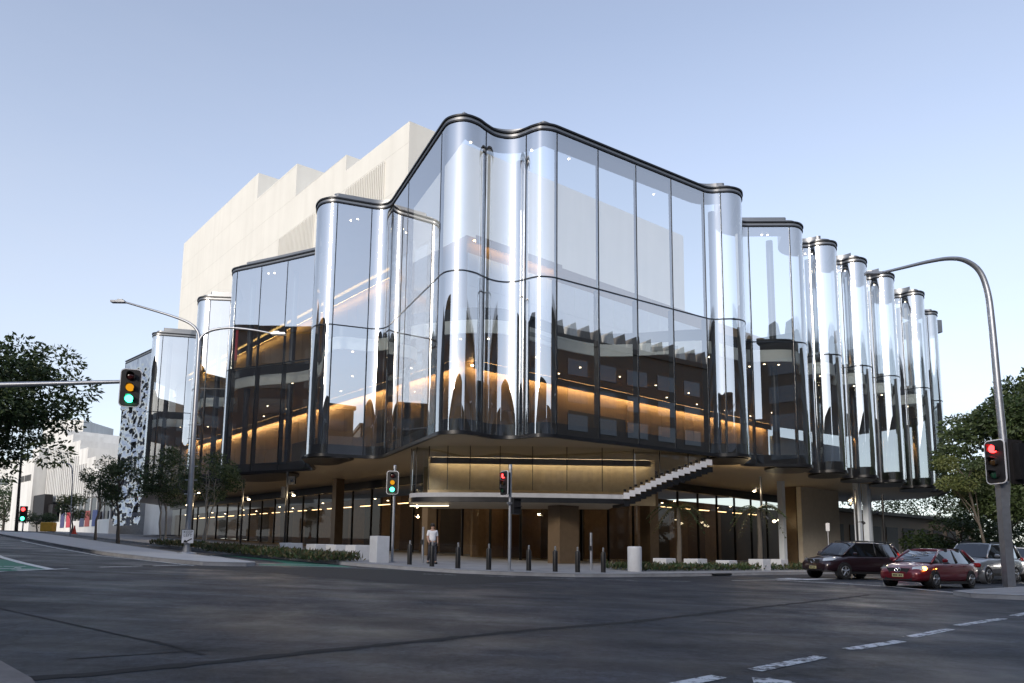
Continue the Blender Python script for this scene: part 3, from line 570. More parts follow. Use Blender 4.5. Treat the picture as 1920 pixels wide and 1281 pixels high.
# plaza-side mezzanine: curved glass band with pale sill and a glazed stair rising to level one
def mz(u):      # plan line of the mezzanine front
    pts = [(-5.75, 40.3), (-5.5, 39.1), (-4.4, 38.5), (-2.6, 38.25), (0, 38.2), (3, 38.35), (6.1, 38.7), (8.6, 39.55), (11.6, 41.0)]
    return pts
MZ, _ = refine([(x, y, '') for x, y in mz(0)], 8)
MZN = len(MZ); iS = 6 * 8           # index where the stair starts
Z0M = 3.92
def mzband(i0, i1, zf0, zf1, t0, t1, name, m):
    vs = []; seq = MZ[i0:i1 + 1]
    for k, p in enumerate(seq):
        a = MZ[max(i0 + k - 1, 0)]; c = MZ[min(i0 + k + 1, MZN - 1)]; t = (c - a).normalized(); nn = Vector((t.y, -t.x))
        u, v = p + nn * t0, p + nn * t1; z0, z1 = zf0(i0 + k), zf1(i0 + k)
        vs += [(u.x, u.y, z0), (u.x, u.y, z1), (v.x, v.y, z1), (v.x, v.y, z0)]
    n = len(seq); b = MB(); b.add(vs, [(4 * i + k, 4 * i + (k + 1) % 4, 4 * i + 4 + (k + 1) % 4, 4 * i + 4 + k) for i in range(n - 1) for k in range(4)] + [(0, 1, 2, 3), (4 * n - 4, 4 * n - 3, 4 * n - 2, 4 * n - 1)])
    return b.build(name, m, th, auto=40)
mzband(0, iS, lambda i: Z0M, lambda i: Z0M + .26, 0.10, -0.1, 'mezzanine_sill', M['black'])
mzband(0, iS, lambda i: Z0M + .265, lambda i: Z0M + .50, 0.06, -0.1, 'pale_mezzanine_band', mat('pale_band', (.34, .35, .38), .6))
zst = lambda i: Z0M + .65 + max(0, (i - iS)) / (MZN - 1 - iS) * (ZB - .9 - Z0M)
cuts = list(range(0, MZN, 5)); cuts = cuts + ([MZN - 1] if cuts[-1] != MZN - 1 else [])
for a, c in zip(cuts[:-1], cuts[1:]):
    pts = MZ[a:c + 1]; n = len(pts); b = MB()
    b.add([(p.x, p.y, zst(a + i)) for i, p in enumerate(pts)] + [(p.x, p.y, ZB - .06) for p in pts], [(i, i + 1, n + i + 1, n + i) for i in range(n - 1)])
    o = b.build('mezzanine_glass_pane', M['mezz_glass'], th, fix=False); o.data.polygons.foreach_set('use_smooth', [True] * (n - 1))
    b = MB(); p = MZ[a]; b.box((p.x, p.y - .0, (zst(a) + ZB - .06) / 2), (.035, .08, ZB - .06 - zst(a)), 0); b.build('mezzanine_mullion', M['black'], th)
# stair: zig-zag pale stringer with dark treads and dark underside, step by step
NS = 16
for k in range(NS):
    t0, t1 = iS + (MZN - 1 - iS) * k / NS, iS + (MZN - 1 - iS) * (k + 1) / NS
    def pt(t):
        i = min(int(t), MZN - 2); return MZ[i].lerp(MZ[i + 1], t - i)
    a, c = pt(t0), pt(t1); zz = Z0M + .30 + (k + 1) * (ZB - .8 - Z0M) / NS; t = (c - a).normalized(); nn = Vector((t.y, -t.x)); rz = math.atan2(t.y, t.x); mid = (a + c) / 2
    b = MB(); b.box((mid.x + nn.x * .10, mid.y + nn.y * .10, zz), ((c - a).length + .0, .08, .34), rz); b.build('stair_stringer', M['stair_white'], th)
    b = MB(); b.box((mid.x - nn.x * .7, mid.y - nn.y * .7, zz - .42), ((c - a).length, 1.75, .30), rz); b.build('stair_step', M['black'], th)
    b = MB(); b.box((mid.x + nn.x * .11 - t.x * .1, mid.y + nn.y * .11 - t.y * .1, zz + .29), (.13, .07, .12), rz); b.build('stair_bracket', M['black'], th)
mq = [(p.x, p.y) for p in MZ[:iS + 1]]
fill(mq + [(6.0, 44), (-5.0, 45)], Z0M + .02, 'mezzanine_soffit', mat('pale_soffit', (0.5, 0.44, 0.35), .5), th, up=False)
fill(mq + [(6.0, 44), (-5.0, 45)], Z0M + .30, 'mezzanine_floor', M['dark_floor'], th)
b = MB(); b.prism([(-5.2, 43.6), (9.0, 44.2), (9.0, 44.5), (-5.2, 43.9)], Z0M + .3, ZB - .07); b.build('mezzanine_back_wall', mat('sand_wall', (0.50, 0.42, 0.29), .6), th)
b = MB(); b.prism([(-5.0, 43.15), (8.6, 43.75), (8.6, 43.95), (-5.0, 43.35)], ZB - .16, ZB - .11); b.build('mezzanine_light', M['mezz_glow'], th)
b = MB(); b.prism([(-5.0, 42.9), (8.6, 43.5), (8.6, 43.56), (-5.0, 42.96)], ZB - .45, ZB - .07); b.build('mezzanine_light_lip', M['ceiling'], th)
b = MB(); b.box((-4.7, 40.4, Z0M - .10), (2.3, .10, .07), R(-12)); b.build('led_strip', M['strip'], th)
# --- ground-floor lobby: dark beam, glass bays, lit room behind
LC = Vector((0.6, 45.6)); lR = (Vector((24.4, 67.3)) - LC).normalized(); lL = (Vector((-31.4, 78.7)) - LC).normalized()
def lobby(e, sgn, n, wd=2.9):
    nn = Vector((e.y, -e.x)) * sgn      # points to the street
    if nn.y > 0: nn = -nn
    for k in range(n):
        a, c = LC + e * (k * wd), LC + e * ((k + 1) * wd); m_ = (a + c) / 2; zg = G(m_.x, m_.y) + KERB; rz = math.atan2(e.y, e.x)
        b = MB(); a2, c2 = a + e * .04, c - e * .04; b.add([(a2.x, a2.y, zg), (c2.x, c2.y, zg), (c2.x, c2.y, 6.3), (a2.x, a2.y, 6.3)], [(0, 1, 2, 3)]); b.build('lobby_glass_pane', M['lobby_glass'], th, fix=False)
        b = MB(); b.box((a.x, a.y, (zg + 6.3) / 2), (.07, .18, 6.3 - zg), rz); b.build('lobby_mullion', M['black'], th)
        b = MB(); b.box((m_.x + nn.x * .1, m_.y + nn.y * .1, 6.62), (wd - .006, .5, .62), rz); b.build('lobby_beam', M['black'], th)
        back = m_ - nn * 5.0
        hue = [(0.12, 0.075, 0.045), (0.20, 0.13, 0.075), (0.06, 0.042, 0.03), (0.26, 0.18, 0.11)][(k * 3 + (1 if sgn > 0 else 2)) % 4]
        b = MB(); b.box((back.x, back.y, (zg + 6.2) / 2), (wd - .02, .2, 6.2 - zg), rz); b.build('lobby_wall', mat('lobby_panel', hue, .5, var=.2), th)
        lamp = m_ - nn * 2.2
        b = MB(); b.box((lamp.x, lamp.y, 5.2), (wd * .55, .16, .05), rz); b.build('lobby_light', M['lobby_glow'], th)
        for j in ((0, 1) if k % 3 == 0 else ()):
            d_ = m_ - nn * (1.0 + j * 1.9) + e * (j * .9 - .4); b = MB(); b.lathe((d_.x, d_.y, 5.6), [(.09, 0), (.09, .03)], 10); b.build('downlight', M['down'], th)
lobby(lR, 1, 12); lobby(lL, -1, 22)
for e, st_, nn in ((lR, 12, Vector((-lR.y, lR.x))), (lL, 22, Vector((lL.y, -lL.x)))):        # the lobby's back wall runs on past the last bay
    for k in range(5):
        p = LC + e * (2.9 * (st_ + k + .5)) + nn * 5.0; zg = G(p.x, p.y) + KERB; b = MB(); b.box((p.x, p.y, (zg + 6.2) / 2), (2.88, .2, 6.2 - zg), math.atan2(e.y, e.x)); b.build('lobby_wall', M['brown_wall'], th)
for x, y, wx, wy in ((3.0, 40.9, 1.5, 1.0), (9.6, 49.4, 0.9, 0.9), (24.0, 60.0, 1.4, 1.0), (-5.6, 48.3, 0.7, 0.7), (-14.0, 57.0, 0.7, 0.7)):
    zg = G(x, y) + KERB; b = MB(); b.box((x, y, (zg + (Z0M if y < 42 else ZB - .06)) / 2), (wx, wy, (Z0M if y < 42 else ZB - .06) - zg), R(39)); b.build('bronze_pier', mat('pier_bronze', (0.13, 0.09, 0.055), .45, .2, var=.15), th)
for x, y in ((21.0, 55), (27.2, 55.6), (28.3, 56.4), (30.5, 60.5)):
    zg = G(x, y) + KERB; b = MB(); b.box((x, y, (zg + ZB - .06) / 2), (.42, .42, ZB - .06 - zg), R(39)); b.build('white_column', M['inner_white'], th)
# pale stone-clad ground-floor block at the right, with pendant lamps
b = MB(); b.box((26.3, 60.6, 3.6), (6.4, .4, 6.6), R(39)); b.build('stone_wall', mat('stone_cladding', (0.40, 0.36, 0.30), .7, var=.1, bump=.2), th)
for x, y, z in ((22.0, 58.6, 4.2), (25.0, 61.5, 4.1)):
    for k in range(7):
        a = k * 2.4; b = MB(); b.lathe((x + .32 * math.cos(a), y + .32 * math.sin(a), z + .22 * math.sin(a * 1.7)), [(.02, -.09), (.09, -.03), (.09, .03), (.02, .09)], 8); b.build('pendant_globe', M['lamp_spot'], th)
# --- fly tower: stepped white volume behind the glass
A = Vector((-8.62, 53.61)); tE = Vector((0.80, 0.60))
steps = [(0, 10.4, 36.0), (10.4, 20.95, 37.6), (20.95, 31.2, 41.2), (31.2, 57.2, 44.4)]
for k, (s0, s1, h) in enumerate(steps):
    p, q_ = A + eL * s0, A + eL * s1; b = MB(); b.prism([tuple(p), tuple(p + tE * 34), tuple(q_ + tE * 34), tuple(q_)], 22.0, h); b.build('fly_tower_block', M['white_concrete'], th)
lv = Vector((-eL.y, eL.x))
def louvre(s0, s1, z0, z1):
    n = int((s1 - s0) / 0.30)
    for k in range(n):
        s = s0 + k * .30; p = A + eL * s + lv * .07
        b = MB(); b.box((p.x, p.y, (z0 + z1) / 2), (.11, .13, z1 - z0), math.atan2(eL.y, eL.x)); b.build('louvre_slat', M['white_concrete'], th)
    b = MB(); p, q_ = A + eL * s0, A + eL * s1; b.prism([tuple(p + lv * .004), tuple(q_ + lv * .004), tuple(q_ + lv * .012), tuple(p + lv * .012)], z0, z1); b.build('louvre_shade_sheet', mat('louvre_shadow', (.42, .40, .37), .8), th)  # thin sheet in a darkened wall colour paints the shade between the slats
jm = mat('joint_shadow', (.58, .565, .52), .9)
for s0, s1, z in ((0, 57, 34.15), (0, 57, 30.6), (10.4, 57, 37.55), (20.95, 57, 41.0)):
    p, q_ = A + eL * s0 + lv * .002, A + eL * s1 + lv * .002; b = MB(); b.prism([tuple(p), tuple(q_), tuple(q_ + lv * .004), tuple(p + lv * .004)], z, z + .035); b.build('panel_joint', jm, th)
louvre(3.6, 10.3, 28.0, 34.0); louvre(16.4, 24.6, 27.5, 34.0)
# rippled mirror panel at the far left end of the facade
b = MB(); nx, nz_ = 70, 220; a, c = Vector(OUT[0][:2]), Vector(OUT[2][:2]); t = (c - a).normalized(); nn = Vector((t.y, -t.x)); vs = []
for j in range(nz_ + 1):
    for i in range(nx + 1):
        u, z = i / nx, ZB - 3.2 + (ZT - ZB + 3.2) * j / nz_; p = a.lerp(c, u); d = 0.30 * noise.noise((u * 8.4, z * 1.15, 3.1)) + .10 * noise.noise((u * 20, z * 2.6, 7))
        d *= 1 if z < ZT - 2.6 else max(0, (ZT - z) / 2.6); vs.append((p.x + nn.x * d, p.y + nn.y * d, z))
b.add(vs, [(j * (nx + 1) + i, j * (nx + 1) + i + 1, (j + 1) * (nx + 1) + i + 1, (j + 1) * (nx + 1) + i) for j in range(nz_) for i in range(nx)])
b.build('rippled_mirror_panel', mat('ripple_mirror', (.42, .43, .45), .06, 1.0, var=.05), th, smooth=True, fix=False)
#END_THEATRE
# ------------------------------------------------------------------ trees and planting
M['bark'] = mat('bark', (0.10, 0.085, 0.07), 0.9, var=0.3, scale=6, bump=0.6, bscale=18, stretch=(3, 3, .5))
M['pale_bark'] = mat('pale_bark', (0.24, 0.22, 0.19), 0.9, var=0.25, scale=6, bump=0.4, bscale=18, stretch=(3, 3, .5))
M['leaf_dark'] = leafmat('dark_leaves', (0.018, 0.035, 0.012), (0.05, 0.085, 0.025))
M['leaf_mid'] = leafmat('mid_leaves', (0.035, 0.06, 0.022), (0.085, 0.12, 0.045))
M['leaf_light'] = leafmat('light_leaves', (0.09, 0.12, 0.035), (0.16, 0.18, 0.06))
M['leaf_dry'] = leafmat('dry_leaves', (0.07, 0.06, 0.025), (0.13, 0.11, 0.05))
def leafcloud(b, rng, clumps, n, ls, aspect=0.42, mats=(0,)):
    """leaf-shaped faces spread through overlapping clumps (centre, radii)"""
    tot = sum(c[1][0] * c[1][1] * c[1][2] for c in clumps)
    for (c, rr) in clumps:
        k = max(6, int(n * rr[0] * rr[1] * rr[2] / tot)); mi = rng.choice(mats)
        for _ in range(k):
            while True:
                d = Vector((rng.uniform(-1, 1), rng.uniform(-1, 1), rng.uniform(-1, 1)))
                if 0.02 < d.length < 1: break
            d = d.normalized() * (d.length ** 0.55)
            p = Vector((c[0] + d.x * rr[0], c[1] + d.y * rr[1], c[2] + d.z * rr[2]))
            u = (d.normalized() * 0.6 + Vector((rng.uniform(-1, 1), rng.uniform(-1, 1), rng.uniform(-.9, .5)))).normalized()
            v = u.cross(Vector((rng.uniform(-1, 1), rng.uniform(-1, 1), rng.uniform(-.3, 1)))).normalized(); w_ = u.cross(v)
            l = ls * rng.uniform(.6, 1.35); hw = l * aspect * .5
            b.add([p, p + u * l * .45 + v * hw + w_ * hw * .25, p + u * l, p + u * l * .45 - v * hw + w_ * hw * .25], [(0, 1, 2), (0, 2, 3)], mi)
def limbs(b, rng, base, top, r0, tips, r1=0.03):
    base, top = Vector(base), Vector(top); n = 6; path = []; rs = []
    for i in range(n + 1):
        t = i / n; j = Vector((rng.uniform(-1, 1), rng.uniform(-1, 1), 0)) * 0.06 * (base - top).length * (t * (1 - t)) * 2
        path.append(base.lerp(top, t) + j); rs.append(r0 * (1.25 - .75 * t) if i else r0 * 1.45)
    b.tube(path, rs, 10)
    for tip in tips:
        tip = Vector(tip); s = path[rng.randint(3, n)]; mid = s.lerp(tip, .5) + Vector((rng.uniform(-.2, .2), rng.uniform(-.2, .2), (tip - s).length * .12))
        b.tube([s, s.lerp(mid, .6), mid, mid.lerp(tip, .6), tip], [r0 * .45, r0 * .36, r0 * .25, r0 * .15, r1 * .4], 6)
def tree(name, label, base, h, crown_c, crown_r, nleaf, ls, seed, lm, bark, r0=.14, nclump=26, clump=(.28, .5), group=None, extra=(), multi=1):
    rng = random.Random(seed); t = thing(name, base, label, 'tree', group); cc = Vector(crown_c); clumps = []
    for k in range(nclump):
        while True:
            d = Vector((rng.uniform(-1, 1), rng.uniform(-1, 1), rng.uniform(-1, 1)))
            if d.length < 1: break
        d = d.normalized() * d.length ** .45 * .85; cr = rng.uniform(*clump)
        clumps.append((cc + Vector((d.x * crown_r[0], d.y * crown_r[1], d.z * crown_r[2])), (crown_r[0] * cr, crown_r[1] * cr, crown_r[2] * cr * .8)))
    clumps += list(extra)
    b = MB(); tips = [c[0] for c in rng.sample(clumps, min(len(clumps), 11))]
    for k in range(multi):
        o_ = Vector((rng.uniform(-.15, .15), rng.uniform(-.15, .15), 0)) if multi > 1 else Vector((0, 0, 0))
        tp = cc + Vector((rng.uniform(-.3, .3) * crown_r[0] * (multi > 1), rng.uniform(-.3, .3) * crown_r[1] * (multi > 1), -crown_r[2] * .15))
        limbs(b, rng, Vector(base) + o_ - Vector((0, 0, .1)), tp, r0 / (1 if multi == 1 else 1.5), tips if k == 0 else tips[:4])
    b.build('trunk', bark, t, auto=50)
    b = MB(); leafcloud(b, rng, clumps, nleaf, ls, mats=tuple(range(len(lm)))); b.build('crown', list(lm), t, fix=False)
    return t
D_, M_, L_ = M['leaf_dark'], M['leaf_mid'], M['leaf_light']
gp = lambda x, y, h=KERB: (x, y, G(x, y) + h)
tree('shade_tree', 'large dark leafy tree hanging in over the left edge behind the mast arm', gp(-20.6, 24.5), 9, (-20.3, 25.0, 6.4), (3.9, 3.2, 2.35), 26000, 0.20, 5, (D_, D_, M_), M['bark'], .24, 44, (.20, .36), extra=(((-15.7, 25.0, 6.9), (.75, .7, .5)), ((-16.6, 25, 7.9), (.9, .8, .6)), ((-16.2, 25, 6.0), (.9, .8, .7)), ((-16.5, 25, 4.6), (.75, .7, .55)), ((-17.9, 25, 8.3), (.8, .8, .5)), ((-18.2, 25, 3.9), (.5, .6, .4))))
tree('street_tree', 'slim wispy street tree in front of the rippled mirror panel', gp(-26.2, 47.5), 6, (-26.6, 47.7, 6.0), (1.7, 1.5, 1.9), 4200, 0.17, 21, (D_, M_), M['bark'], .09, 22, (.2, .36), 'wispy street trees by the theatre')
tree('street_tree', 'pale-barked wispy street tree left of the double lamp post', gp(-23.4, 47.6), 6, (-23.4, 47.8, 6.2), (2.0, 1.7, 2.1), 6000, 0.17, 22, (M_, D_, M_), M['pale_bark'], .09, 26, (.2, .36), 'wispy street trees by the theatre', multi=2)
tree('street_tree', 'wispy street tree directly behind the double lamp post', gp(-19.2, 44.6), 6, (-19.0, 44.9, 5.9), (1.9, 1.6, 1.8), 4800, 0.17, 23, (D_, M_), M['pale_bark'], .08, 24, (.2, .36), 'wispy street trees by the theatre', multi=2)
tree('street_tree', 'sparse street tree touching the pale concrete building on the left', gp(-33.0, 56.5), 6, (-33.3, 57.2, 6.6), (1.7, 1.5, 1.8), 3000, 0.17, 24, (D_,), M['bark'], .08, 20, (.18, .34), 'wispy street trees by the theatre')
pp = at(137, 985, 74); tree('round_tree', 'small round green tree in front of the concrete terraces', (pp.x, 74, G(pp.x, 74) + KERB), 5, tuple(at(137, 950, 74)), (1.7, 1.5, 1.15), 2200, 0.22, 31, (M_, L_), M['bark'], .08, 16, (.3, .5))
pp = at(70, 988, 92); tree('round_tree', 'small low tree beside the yellow box far left', (pp.x, 92, G(pp.x, 92) + KERB), 4, tuple(at(68, 972, 92)), (2.2, 1.6, 1.1), 1800, 0.24, 32, (D_, M_), M['bark'], .08, 14, (.3, .5))
for k, (px, py, Y, rx, rz_, sd_, lb) in enumerate(((48, 935, 150, 6.0, 5.0, 41, 'tall dark tree beyond the concrete building far left'), (10, 950, 140, 6.0, 4.5, 42, 'dark tree mass at the far left edge of the street'), (60, 900, 175, 5.0, 4.0, 43, 'highest green tree behind the pale signboard wall'))):
    c_ = at(px, py, Y); tree('far_tree', lb, (c_.x, Y, G(c_.x, Y)), 9, tuple(c_), (rx, 4, rz_), 2600, 0.5, sd_, (D_, M_), M['bark'], .25, 18, (.3, .5), 'trees at the far end of the left street')
# right side
c_ = at(1900, 830, 48); tree('park_tree', 'broad green tree spreading behind the right-hand signal', gp(38, 50), 12, (36.0, 49.5, 8.6), (5.6, 4.5, 5.0), 40000, 0.34, 51, (M_, D_, M_), M['bark'], .3, 46, (.2, .34), extra=(((29.7, 48, 8.0), (1.0, .9, .7)), ((30.6, 48, 9.3), (1.1, 1, .8)), ((31.5, 48, 10.4), (1.0, 1, .7)), ((35.0, 48.6, 13.1), (1.1, 1, .7)), ((36.6, 48.6, 14.0), (.8, .8, .6))))
tree('park_tree', 'small yellow-green tree against the right end of the glass', gp(31.0, 46.2), 7, (30.0, 46.4, 6.6), (1.9, 1.6, 1.5), 4200, 0.2, 52, (L_, M_), M['bark'], .09, 20, (.22, .4))
for x, y, r_, hz, sd_, lb in ((44, 92, 9, 6.5, 64, 'far dark tree seen under the right end of the soffit'), (57, 98, 9, 7, 65, 'far dark tree right of the low brown pavilion'), (72, 92, 10, 9, 66, 'far dark tree at the right edge behind the cars'), (46, 66, 7, 5.5, 61, 'dark tree filling the gap right of the glass'), (60, 78, 8, 7, 62, 'dark tree behind the silver car far right'), (38, 60, 4, 2.8, 63, 'low dark tree under the right end of the glass')):
    tree('dark_tree', lb, gp(x, y), 10, (x, y, hz), (r_, 4.5, hz * .75), 7000, 0.34, sd_, (D_, D_, M_), M['bark'], .25, 30, (.24, .4), 'dark trees beyond the right street')
# palms beside the lobby
def palm(x, y, hz, sd_, label, n=20, L0=1.7):
    rng = random.Random(sd_); z0 = G(x, y) + KERB; t = thing('tree_fern', (x, y, z0), label, 'tree fern', 'tree ferns outside the lobby')
    b = MB(); b.tube([(x, y, z0 - .05), (x + .05, y, (z0 + hz) / 2), (x, y, hz)], [.16, .12, .10], 9); b.build('trunk', M['bark'], t)
    for k in range(n):
        a = k * 2.4 + rng.uniform(-.2, .2); up = rng.uniform(.1, .8); b = MB(); d = Vector((math.cos(a), math.sin(a), 0)); side = Vector((-d.y, d.x, 0)); L1 = L0 * rng.uniform(.75, 1.1)
        pts = [Vector((x, y, hz)) + d * L1 * s + Vector((0, 0, up * L1 * s - 1.15 * L1 * s * s * (1.1 - up * .4))) for s in [i / 12 for i in range(13)]]
        b.tube(pts, [.02 - .0012 * i for i in range(13)], 4)
        for i in range(2, 13):
            for sg in (-1, 1):
                l = .36 * math.sin(math.pi * (i / 13) ** .8) + .05; p = pts[i]; q_ = p + side * sg * l + d * .12 + Vector((0, 0, -.12)); r_ = d * .045
                b.add([p - r_, q_, p + r_], [(0, 1, 2)], 0)
        b.build('frond', M['leaf_mid'] if k % 3 else M['leaf_dry'], t, fix=False)
palm(9.7, 41.2, 3.9, 71, 'tree fern with drooping fronds left of the dark pole'); palm(14.5, 41.6, 3.9, 72, 'tree fern with drooping fronds below the slim spot-lamp pole')
# low planting along the kerbs
def groundcover(name, label, quads, n, ls, sd_, mats, hmax=.4):
    rng = random.Random(sd_); b = MB()
    for _ in range(n):
        (a, c, wd) = rng.choice(quads); t = rng.random(); p = Vector(a).lerp(Vector(c), t); nn = (Vector(c) - Vector(a)).normalized(); p += Vector((-nn.y, nn.x)) * rng.uniform(0, wd)
        z = G(p.x, p.y) + KERB; lump = .5 + .5 * noise.noise((p.x * .9, p.y * .9, 0)); u = Vector((rng.uniform(-.7, .7), rng.uniform(-.7, .7), rng.uniform(.2, 1))).normalized(); v = u.cross(Vector((rng.uniform(-1, 1), rng.uniform(-1, 1), .2))).normalized()
        q_ = Vector((p.x, p.y, z + rng.uniform(0, hmax) * (.35 + lump))); l = ls * rng.uniform(.6, 1.4)
        b.add([q_, q_ + u * l * .5 + v * l * .16, q_ + u * l, q_ + u * l * .5 - v * l * .16], [(0, 1, 2, 3)], rng.randrange(len(mats)))
    return tag(b.build(name, list(mats), None, fix=False), label, 'ground cover', kind='stuff')
groundcover('planting', 'low dry green planting between the white blocks along the left kerb', [((-21, 45.2), (-6.3, 30.6), -1.9), ((-13.4, 37.0), (-6.2, 30.4), -2.6)], 9000, .22, 81, (M['leaf_dry'], M['leaf_mid'], M['leaf_dark'], M['leaf_dry']), .26)
groundcover('planting', 'dark low planting among the white blocks along the right kerb', [((5.6, 31.2), (20.5, 44.6), 2.2)], 6000, .24, 82, (M['leaf_dark'], M['leaf_mid'], M['leaf_dark'], M['leaf_dry']), .22)

# ------------------------------------------------------------------ street furniture
M['white_block'] = mat('white_cast_block', (0.62, 0.63, 0.65), 0.7, var=.08, scale=3, dirt=.2)
M['bollard'] = mat('bollard_black', (0.02, 0.02, 0.022), 0.4, 0.3, var=.2)
M['steel'] = mat('brushed_steel', (0.5, 0.51, 0.53), 0.35, 0.85, var=.1)
bl = [(-4.2, 29.6), (-3.15, 28.5), (-2.05, 27.6), (-0.85, 27.4), (0.70, 28.1), (1.73, 27.95), (2.62, 28.1), (3.72, 28.8)]
places = ['leftmost dark bollard of the row, beside the tall white box', 'dark bollard in front of the person in the white shirt', 'third dark bollard from the left end of the row', 'dark bollard just left of the middle signal post', 'dark bollard just right of the middle signal post', 'sixth dark bollard from the left end of the row', 'dark bollard beside the right slim steel post, on its left', 'rightmost dark bollard of the row, near the white drum']
proto = None
for (x, y), lb in zip(bl, places):
    z = G(x, y) + KERB
    if proto is None:
        proto = thing('bollard', (x, y, z), lb, 'bollard', 'dark bollards round the corner')
        b = MB(); b.lathe((0, 0, -.05), [(.10, 0), (.10, .80), (.085, .86), (.05, .88)], 16); b.build('post', M['bollard'], proto, auto=35, world=False)
        b = MB(); b.lathe((0, 0, .83), [(.035, 0), (.035, .14), (.02, .16)], 10); b.build('steel_pin', M['steel'], proto, auto=35, world=False)
    else:
        o = copy_tree(proto); o.location = (x, y, z); o['label'] = lb
def block(x, y, sx, sz, rz, label, drum=False):
    z = G(x, y) + KERB; b = MB()
    if drum: b.lathe((0, 0, -.05), [(sx / 2 - .02, 0), (sx / 2, .05), (sx / 2, sz - .03), (sx / 2 - .03, sz)], 24)
    else: b.box((0, 0, sz / 2 - .03), (sx, sx, sz + .06), 0)
    o = b.build('white_block', M['white_block'], None, auto=35); o.location = (x, y, z); o.rotation_euler = (0, 0, rz)
    bv = o.modifiers.new('bevel', 'BEVEL'); bv.width = .02; bv.segments = 2
    return tag(o, label, 'concrete block', 'white cast blocks in the planting')
block(-12.05, 39.0, .95, .55, R(40), 'far white block in the left planting, nearest the theatre'); block(-9.55, 35.6, 1.0, .6, R(41), 'white block second from the lamp post, left planting'); block(-8.3, 34.5, .95, .62, R(41), 'white block in the middle of the left planting'); block(-7.25, 34.0, .95, .66, R(41), 'white block nearest the tall white box, left planting')
block(-5.65, 30.6, .62, 1.12, R(41), 'tall white upright box at the left end of the bollards'); block(5.4, 31.2, .62, 1.13, 0, 'tall white drum at the right end of the bollards', True)
block(7.6, 35.4, .8, .55, R(40), 'white block just behind the tall white drum'); block(9.5, 36.8, .85, .55, R(40), 'white block left of the first tree fern'); block(13.5, 38.8, .85, .6, R(42), 'white block below the second tree fern'); block(15.3, 41.0, .85, .6, R(42), 'white block nearest the white bench'); block(11.4, 37.8, .8, .5, R(42), 'white block between the two tree ferns')
t = thing('bench', (20.2, 46.2, G(20.2, 46.2) + KERB), 'low white bench beside the parking sign', 'bench', rz=R(41))
b = MB(); b.box((0, 0, .46), (3.0, .5, .09)); b.build('seat', M['white_block'], t, world=False)
for x in (-1.44, 1.44): b = MB(); b.box((x, 0, .21), (.10, .48, .42)); b.build('leg', M['white_block'], t, world=False)
for k, (x, y, lb) in enumerate(((-3.95, 31.9, 'slim steel post beside the person in the white shirt'), (3.5, 31.2, 'slim steel post near the right end of the bollards'))):
    t = thing('crossing_post', gp(x, y), lb, 'post', 'slim steel crossing posts'); z = G(x, y) + KERB
    b = MB(); b.tube([(x, y, z - .05), (x, y, z + 1.62)], .055, 12); b.build('post', M['galv'], t, auto=40)
    b = MB(); b.box((x - .04, y - .07, z + .95), (.12, .1, .2)); b.build('push_button', M['bollard'], t)
# slim dark poles with little spot lamps
def spotpole(x, y, ztop, lamps, label, box=False):
    z = G(x, y) + KERB; t = thing('lamp_pole', (x, y, z), label, 'lamp pole', 'slim dark spot-lamp poles')
    b = MB(); b.tube([(x, y, z - .05), (x, y, ztop)], .07, 10); b.build('pole', M['black'], t, auto=40)
    for (dx, zz, lit) in lamps:
        b = MB(); b.tube([(x, y, zz), (x + dx * .6, y - .05, zz + .03), (x + dx, y - .1, zz)], .025, 6); b.tube([(x + dx, y - .1, zz + .08), (x + dx + (.12 if dx > 0 else -.12), y - .16, zz - .12)], [.08, .11], 10); l = b.build('spot_lamp', M['black'], t)
        if lit: b = MB(); b.lathe((x + dx + (.13 if dx > 0 else -.13), y - .17, zz - .17), [(.02, -.03), (.10, 0), (.09, .04)], 10); b.build('lamp_glow', M['lamp_spot'], l); pl_ = bpy.data.lights.new('spot_light', 'POINT'); pl_.energy = 90; pl_.color = (1, .74, .42); pl_.shadow_soft_size = .15; lo = bpy.data.objects.new('spot_light', pl_); COL.objects.link(lo); lo.parent = l; lo.location = Vector((x + dx, y - .35, zz - .1)) - wloc(l)
    if box: b = MB(); b.box((x + .28, y, ztop - .55), (.42, .3, .5)); b.box((x - .2, y, ztop - 1.3), (.25, .25, .7)); b.build('camera_box', M['black'], t)
spotpole(-14.0, 44.0, 6.1, ((.35, 4.75, True), (.25, 5.5, False)), 'dark pole with cameras and a lit spot under the left soffit', True)
spotpole(-19.0, 50.0, 6.2, ((.35, 4.9, True),), 'dark spot-lamp pole left of the camera pole'); spotpole(-25.6, 57.0, 6.3, ((-.3, 4.9, True), (.3, 5.9, True)), 'dark spot-lamp pole behind the wispy trees')
spotpole(15.9, 45.0, 6.2, ((-.35, 5.4, True), (.2, 3.6, False)), 'dark spot-lamp pole below the first round bay'); spotpole(22.4, 46.0, 5.5, ((-.35, 4.6, False), (.3, 3.4, False), (-.3, 4.95, True)), 'left one of the two tall dark poles by the white columns'); spotpole(25.2, 48.0, 5.4, ((-.4, 4.2, False),), 'right one of the two tall dark poles by the white columns')
